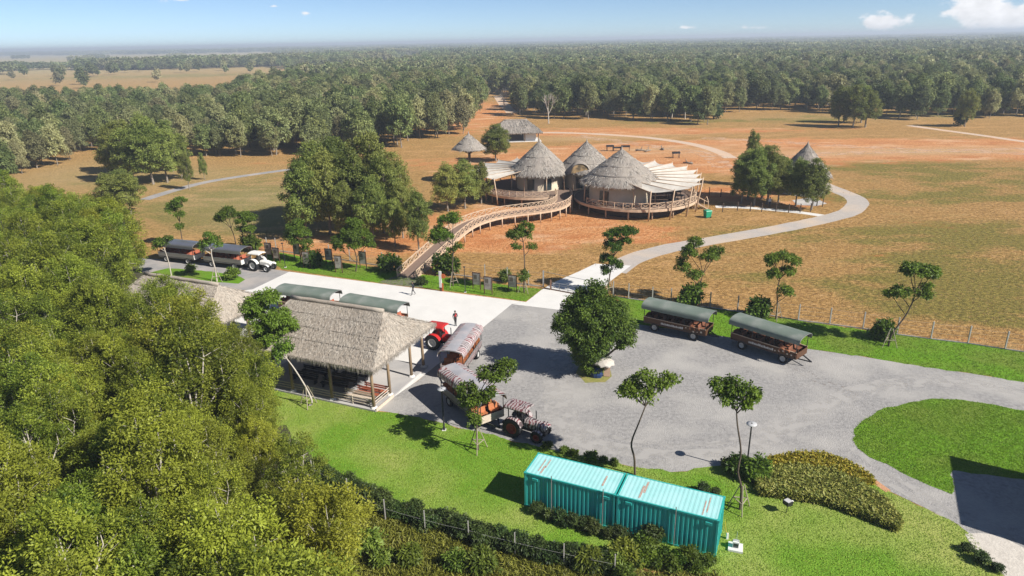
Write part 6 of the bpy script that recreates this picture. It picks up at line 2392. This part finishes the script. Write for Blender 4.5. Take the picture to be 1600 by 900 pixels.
m.build('panel', pm('tan_board', (.6, .4, .28), (.5, .33, .23)), t)
for x in (-.2, .2):
    m = MB()
    m.beam((x, .12, .9), (x, .5, 0), .04, .04)
    m.build('strut', M_post, t)

# ------------------------------------------------------------------ small equipment on the lawn
p = g(1149, 857)
t = thing('meter_base', 'white concrete base with a grey electric meter box beside the container end', 'meter box', (p.x, p.y, 0), ca + .1)
m = MB()
m.box(-.42, .42, -.38, .38, 0, .14)
m.build('plinth', M_conc, t)
m = MB()
m.box(-.18, .18, -.14, .14, .14, .55)
bx_ = m.build('housing', M_white, t)
m = MB()
m.box(-.14, .14, -.16, -.142, .2, .46)
m.build('meter_face', M_glass, bx_)
m = MB()
m.tube([(-.2, 0, .5), (-.12, 0, .66), (.12, 0, .66), (.2, 0, .5)], .025, 6)
m.build('handle', M_steel, t)
m = MB()
m.tube([(.02, .1, .6), (.02, .1, 1.15)], .018, 5)
m.build('aerial', M_steel, t)
p = g(1228, 802)
t = thing('lawn_floodlight', 'small floodlight on a thin stand on the lawn below the flower bed', 'floodlight', (p.x, p.y, 0), .5)
m = MB()
m.tube([(0, 0, 0), (.1, 0, .75)], .025, 6)
m.build('stand', M_blackm, t)
m = MB()
m.add([(-.2, -.2, .7), (.25, -.2, .6), (.25, .2, .6), (-.2, .2, .7), (-.2, -.24, .95), (.3, -.24, .9), (.3, .24, .9), (-.2, .24, .95)], [(0, 3, 2, 1), (4, 5, 6, 7), (0, 1, 5, 4), (1, 2, 6, 5), (2, 3, 7, 6), (3, 0, 4, 7)])
hd = m.build('lamp_housing', M_blackm, t)
m = MB()
m.box(-.15, .24, -.19, .19, .955, .975)
m.build('lamp_glass', M_rimw, hd)
m = MB()
m.lathe([(0, 0), (.09, .02), (.1, .1), (0, .16)], 10, (.36, -.05, .74))
m.build('sensor', M_white, t, True)
p = g(1136, 842)
t = thing('tap_post', 'small white tap post with a yellow hose at the container end', 'tap', (p.x, p.y, 0))
m = MB()
m.box(-.06, .06, -.06, .06, 0, .42)
m.build('post', M_white, t)
m = MB()
m.tube([(0, 0, .4), (-.1, .05, .55), (-.16, .1, .9), (-.18, .12, 1.2)], .022, 6)
m.build('hose', pm('yellow_hose', (.6, .42, .04)), t)

# lodge yard
p = g(1105, 340)
t = thing('green_bin', 'green waste bin with lid beside the lodge stairs', 'bin', (p.x, p.y, 0), .3)
M_gbin = pm('bin_green', (.02, .33, .18), (.015, .26, .14), rough=.45)
m = MB()
m.hexa([(-.45, -.4, .12), (.45, -.4, .12), (.45, .4, .12), (-.45, .4, .12), (-.55, -.5, 1.15), (.55, -.5, 1.15), (.55, .5, 1.15), (-.55, .5, 1.15)])
m.build('body', M_gbin, t)
m = MB()
m.hexa([(-.6, -.55, 1.155), (.6, -.55, 1.155), (.6, .55, 1.155), (-.6, .55, 1.155), (-.5, -.45, 1.3), (.5, -.45, 1.3), (.5, .45, 1.3), (-.5, .45, 1.3)])
m.build('lid', M_gbin, t)
for y in (-.4, .4):
    m = MB()
    m.lathe([(0, -.04), (.13, -.04), (.13, .04), (0, .04)], 10, (.4, y, .13), axis='y')
    m.build('wheel', M_black, t)
# stair hood at the end of the lodge deck
p = g(1106, 330)
t = thing('stair_shelter', 'small gabled timber stair at the end of the lodge deck', 'stair', (p.x - 2.4, p.y + 2, 0), .12)
for k in range(8):
    m = MB()
    m.box(k * .34, k * .34 + .36, -.9, .9, 1.65 - k * .23, 1.71 - k * .23)
    m.build('tread', M_deck, t)
for x in (0.3, 2.7):
    m = MB()
    z0 = .2 if x > 1 else 1.5
    m.beam((x, -.9, 0), (x, -.9, z0 + 1.2), .1, .1)
    m.beam((x, .9, 0), (x, .9, z0 + 1.2), .1, .1)
    m.beam((x, -.95, z0 + 1.15), (x, 0, z0 + 1.9), .1, .1)
    m.beam((x, .95, z0 + 1.15), (x, 0, z0 + 1.9), .1, .1)
    m.build('gable_frame', M_lodgewood, t)
for y in (-.9, .9):
    m = MB()
    m.beam((.3, y, 2.5), (2.7, y, 1.3), .08, .1)
    m.beam((0, y, 1.6), (2.7, y, .02), .08, .2)
    m.build('handrail', M_lodgewood, t)


def feeder(px, py, w_, h, label, rz, group=None):
    p = g(px, py)
    t = thing('feed_trough', label, 'trough', (p.x, p.y, 0), rz, group)
    m = MB()
    m.box(-w_ / 2, w_ / 2, -.5, .5, h * .72, h * .76)
    for y in (-.5, .45):
        m.box(-w_ / 2, w_ / 2, y, y + .05, h * .76, h)
    for x in (-w_ / 2, w_ / 2 - .05):
        m.box(x, x + .05, -.45, .45, h * .76, h)
    m.build('tray', M_dark, t)
    for x in (-w_ / 2 + .15, w_ / 2 - .15):
        for y in (-.4, .4):
            m = MB()
            m.beam((x, y, 0), (x, y, h * .72), .1, .1)
            m.build('leg', M_bframe, t)


feeder(953, 236, 2.0, 1.6, 'tall dark feeding trough at the end of the row behind the cone roof', .1)
feeder(964, 236, 2.2, 1.1, 'low dark feeding trough in the middle of the row behind the cone roof', .0)
feeder(977, 236, 2.4, 1.5, 'dark feeding trough with wide tray in the row behind the cone roof', -.1)
feeder(1056, 247, 1.9, 1.6, 'lone dark feeding trough standing out on the orange ground', .05)
for i, (px, py, lab) in enumerate(((1000, 236, 'weathered log lying beside the feeding troughs'), (1012, 237, 'short log propped among the timber by the troughs'), (1035, 234, 'branched dead log near the back track'), (1075, 256, 'small dark stump on the orange ground by the sails'))):
    p = g(px, py)
    t = thing('log', lab, 'log', (p.x, p.y, 0), i * .8)
    m = MB()
    m.tube([(-1.2, 0, .25), (0, .1, .3), (1.3, 0, .22)], [.26, .22, .15], 8)
    m.build('trunk', M_bark, t, True)
    m = MB()
    m.tube([(.2, 0, .3), (.5, .2, .9), (.6, .1, 1.4)], [.13, .1, .04], 6)
    m.tube([(-.5, 0, .3), (-.8, -.2, .8)], [.1, .05], 6)
    m.build('branch', M_bark, t, True)
# path posts by the cone hut
for px, py in ((1129, 331), (1152, 329), (1172, 330), (1190, 331), (1212, 331), (1232, 332), (1250, 332), (1266, 331), (1108, 305), (1126, 308), (1160, 312), (1276, 322), (1285, 323)):
    p = g(px, py)
    t = thing('path_post', 'dark timber post beside the white footpath to the cone hut', 'post', (p.x, p.y, 0), 0, 'posts along the hut footpath')
    m = MB()
    m.tube([(0, 0, -.05), (.02, 0, 1.45)], [.09, .08], 7)
    m.build('shaft', M_barkdark, t)
    m = MB()
    m.lathe([(.09, 1.45), (.1, 1.5), (0, 1.58)], 7)
    m.build('cap', M_barkdark, t)


# ------------------------------------------------------------------ building beyond the frame that shades the drive
c1, c2, c3_, c4 = g(1482, 712), g(1500, 819), g(1600, 852), g(1600, 735)
sh = Vector((-math.cos(SUN_AZ), -math.sin(SUN_AZ), 0)) / math.tan(SUN_EL)      # shadow shift for one metre of height
bh = 6.2
e = (c1 - c2)
ln = e.length
ev = e.normalized()
bt = thing('reception_building', 'plain pale flat roofed building beside the drive casting a hard shadow', 'building', (0, 0, 0))
q2, q1 = c2 - sh * bh, c1 - sh * bh
dep = Vector((ev.y, -ev.x, 0))
# side directions follow the edges of its shadow
sd = (g(1600, 852) - c2).normalized()
P4 = [q2, q2 + sd * 12, q1 + sd * 12, q1]
m = MB()
m.hexa([(v.x, v.y, 0) for v in P4] + [(v.x, v.y, bh - .25) for v in P4])
wl_o = m.build('wall', M_cream, bt)
m = MB()
m.hexa([(v.x, v.y, bh - .248) for v in P4] + [(v.x, v.y, bh) for v in P4])
m.build('roof', M_concgrey, bt)
for k in range(3):
    for fl_ in range(2):
        a = q2.lerp(q1, .14 + .28 * k)
        b = q2.lerp(q1, .30 + .28 * k)
        o_ = -sd * .03
        z0 = .9 + fl_ * 2.8
        m = MB()
        m.add([a + o_ + Vector((0, 0, z0)), b + o_ + Vector((0, 0, z0)), b + o_ + Vector((0, 0, z0 + 1.3)), a + o_ + Vector((0, 0, z0 + 1.3))], [(0, 1, 2, 3)])
        wi = m.build('window', M_glass, wl_o)
        m = MB()
        for s_, e_ in ((a, b),):
            m.beam(s_ + o_ * 2 + Vector((0, 0, z0 - .05)), e_ + o_ * 2 + Vector((0, 0, z0 - .05)), .12, .08)
        m.build('sill', M_white, wi)

# ------------------------------------------------------------------ people
M_skin = pm('skin_tone', (0.42, 0.25, 0.17), rough=.6)
M_hair = pm('black_hair', (0.02, 0.016, 0.014), rough=.5)
M_blackcloth = pm('black_cloth', (0.03, 0.03, 0.034), rough=.9)
M_darkcloth = pm('charcoal_cloth', (0.07, 0.07, 0.08), rough=.9)
M_redcloth = pm('red_cloth', (0.5, 0.04, 0.04), rough=.85)
M_whitecloth = pm('white_cloth', (0.72, 0.71, 0.70), rough=.85)


def person(px, py, rz, label, top, legs, joints, accent=None):
    """one skinned body; joints override the standing pose"""
    J = {'pel': (0, 0, .93), 'wst': (0, 0, 1.08), 'chs': (.01, 0, 1.30), 'nck': (0, 0, 1.46), 'hd0': (.02, 0, 1.54), 'hd1': (.025, 0, 1.64), 'hd2': (.015, 0, 1.72),
         'shl': (0, .17, 1.40), 'ell': (-.03, .25, 1.13), 'wrl': (.06, .24, .90), 'hal': (.09, .24, .82), 'shr': (0, -.17, 1.40), 'elr': (-.03, -.25, 1.13), 'wrr': (.06, -.24, .90), 'har': (.09, -.24, .82),
         'hil': (0, .09, .88), 'knl': (.02, .10, .49), 'anl': (-.01, .10, .09), 'tol': (.15, .11, .035), 'hir': (0, -.09, .88), 'knr': (.02, -.10, .49), 'anr': (-.01, -.10, .09), 'tor': (.15, -.11, .035)}
    J.update(joints)
    Rd = {'pel': .15, 'wst': .13, 'chs': .155, 'nck': .055, 'hd0': .075, 'hd1': .095, 'hd2': .07, 'shl': .07, 'ell': .048, 'wrl': .032, 'hal': .035, 'shr': .07, 'elr': .048, 'wrr': .032, 'har': .035,
          'hil': .095, 'knl': .065, 'anl': .045, 'tol': .035, 'hir': .095, 'knr': .065, 'anr': .045, 'tor': .035}
    E = [('pel', 'wst'), ('wst', 'chs'), ('chs', 'nck'), ('nck', 'hd0'), ('hd0', 'hd1'), ('hd1', 'hd2'), ('chs', 'shl'), ('shl', 'ell'), ('ell', 'wrl'), ('wrl', 'hal'), ('chs', 'shr'), ('shr', 'elr'), ('elr', 'wrr'), ('wrr', 'har'),
         ('pel', 'hil'), ('hil', 'knl'), ('knl', 'anl'), ('anl', 'tol'), ('pel', 'hir'), ('hir', 'knr'), ('knr', 'anr'), ('anr', 'tor')]
    ks = list(J)
    me = bpy.data.meshes.new('skeleton')
    me.from_pydata([J[k] for k in ks], [(ks.index(a), ks.index(b)) for a, b in E], [])
    tmp = bpy.data.objects.new('skeleton', me)
    COL.objects.link(tmp)
    md = tmp.modifiers.new('skin', 'SKIN')
    md.use_smooth_shade = True
    for i, k in enumerate(ks):
        sv = me.skin_vertices[0].data[i]
        sv.radius = (Rd[k], Rd[k])
        sv.use_root = (k == 'pel')
    ss = tmp.modifiers.new('sub', 'SUBSURF')
    ss.levels = ss.render_levels = 1
    dg = bpy.context.evaluated_depsgraph_get()
    bm_ = bpy.data.meshes.new_from_object(tmp.evaluated_get(dg))
    bpy.data.objects.remove(tmp)
    bm_.name = 'body'
    bm_.materials.clear()
    for mm in (top, legs, M_skin, M_blackm, accent or top):
        bm_.materials.append(mm)
    hl, hr = Vector(J['hal']), Vector(J['har'])
    wl_, wr_ = Vector(J['wrl']), Vector(J['wrr'])
    for pg in bm_.polygons:
        c = pg.center
        if c.z > 1.475 or min((c - hl).length, (c - hr).length) < .075:
            i = 2
        elif c.z < .10:
            i = 3
        elif c.z < .92 and min((c - wl_).length, (c - wr_).length) > .12:
            i = 1
        else:
            i = 4 if (accent and c.x > .07 and abs(c.y) < .065 and c.z > 1.12) else 0
        pg.material_index = i
    bm_.shade_smooth()
    p = g(px, py)
    t = thing('person', label, 'person', (p.x, p.y, .012), rz)
    link('body', bm_, t)
    # fingers, hair, face
    fg = MB()
    for h_, w0 in ((hl, wl_), (hr, wr_)):
        d = (h_ - w0).normalized()
        sd_ = d.cross(Vector((0, 1, 0))).normalized()
        for k, ln_ in enumerate((.06, .075, .08, .072)):
            b0 = h_ + sd_ * (k - 1.5) * .018 + d * .02
            fg.tube([b0, b0 + d * ln_ * .55, b0 + d * ln_ * .9 + Vector((.012, 0, 0))], [.009, .008, .006], 5)
        b0 = h_ + sd_ * .03 - d * .02
        fg.tube([b0, b0 + sd_ * .03 + d * .03, b0 + sd_ * .035 + d * .055], [.011, .01, .007], 5)
    fg.build('fingers', M_skin, t, True)
    hh = Vector(J['hd1'])
    hr_ = MB()
    vs_ = []
    for i in range(6):
        ph = i / 5 * math.pi * .58
        for j in range(12):
            th = j / 12 * 2 * math.pi
            r_ = .107 * math.sin(ph) if i else .001
            vs_.append((hh.x - .018 + r_ * math.cos(th), hh.y + r_ * math.sin(th) * .9, hh.z + .02 + .115 * math.cos(ph)))
    hr_.add(vs_, [(i * 12 + j, i * 12 + (j + 1) % 12, (i + 1) * 12 + (j + 1) % 12, (i + 1) * 12 + j) for i in range(5) for j in range(12)])
    hr_.build('hair', M_hair, t, True)
    fc = MB()
    for s in (-1, 1):
        fc.box(hh.x + .083, hh.x + .096, hh.y + s * .034 - .012, hh.y + s * .034 + .012, hh.z - .002, hh.z + .010)
    fc.box(hh.x + .08, hh.x + .097, hh.y - .022, hh.y + .022, hh.z - .068, hh.z - .06)
    fc.build('eyes_and_mouth', M_hair, t)
    ns = MB()
    ns.hexa([(hh.x + .08, -.016 + hh.y, hh.z - .045), (hh.x + .118, -.012 + hh.y, hh.z - .04), (hh.x + .118, .012 + hh.y, hh.z - .04), (hh.x + .08, .016 + hh.y, hh.z - .045), (hh.x + .085, -.008 + hh.y, hh.z + .005), (hh.x + .096, -.006 + hh.y, hh.z + .003), (hh.x + .096, .006 + hh.y, hh.z + .003), (hh.x + .085, .008 + hh.y, hh.z + .005)])
    for s in (-1, 1):
        ns.box(hh.x - .015, hh.x + .015, hh.y + s * .095 - .008, hh.y + s * .095 + .008, hh.z - .035, hh.z + .02)
    ns.build('nose_and_ears', M_skin, t)
    return t


person(646, 461, R(200), 'person in charcoal clothes and white collar walking across the white court', M_darkcloth, M_darkcloth,
       {'knl': (.16, .10, .50), 'anl': (.20, .10, .10), 'tol': (.35, .11, .035), 'knr': (-.06, -.10, .50), 'anr': (-.28, -.10, .13), 'tor': (-.16, -.11, .035), 'ell': (-.12, .24, 1.15), 'wrl': (.0, .25, .94), 'hal': (.04, .25, .86), 'elr': (.06, -.24, 1.14), 'wrr': (.2, -.2, 1.0), 'har': (.26, -.18, .95)}, M_whitecloth)
person(712, 509, R(-70), 'person in a long black suit with red scarf standing on the court', M_blackcloth, M_blackcloth,
       {'ell': (.02, .24, 1.13), 'wrl': (.17, .12, 1.02), 'hal': (.22, .06, 1.02), 'knl': (.01, .06, .49), 'knr': (.01, -.06, .49), 'anl': (-.01, .06, .09), 'anr': (-.01, -.06, .09), 'tol': (.15, .08, .035), 'tor': (.15, -.08, .035)}, M_redcloth)
person(1202, 323, R(-80), 'person in white shirt and dark trousers standing in the shade beside the hut footpath', M_whitecloth, M_darkcloth, {})
# ------------------------------------------------------------------ the air
hz = MB()
hz.box(-26000, 26000, -1500, 30000, -1.0, 46.0)
hm = bpy.data.materials.new('haze_air')
hm.use_nodes = True
ht = hm.node_tree
for n_ in list(ht.nodes):
    if n_.type != 'OUTPUT_MATERIAL':
        ht.nodes.remove(n_)
pv = nd(ht, 'ShaderNodeVolumePrincipled')
pv.inputs['Color'].default_value = (0.80, 0.89, 1.0, 1)
pv.inputs['Density'].default_value = 0.00034
pv.inputs['Anisotropy'].default_value = 0.1
ht.links.new(pv.outputs[0], ht.nodes['Material Output'].inputs['Volume'])
tag(hz.build('haze', hm), 'thin pale blue haze over the plain', kind='stuff')
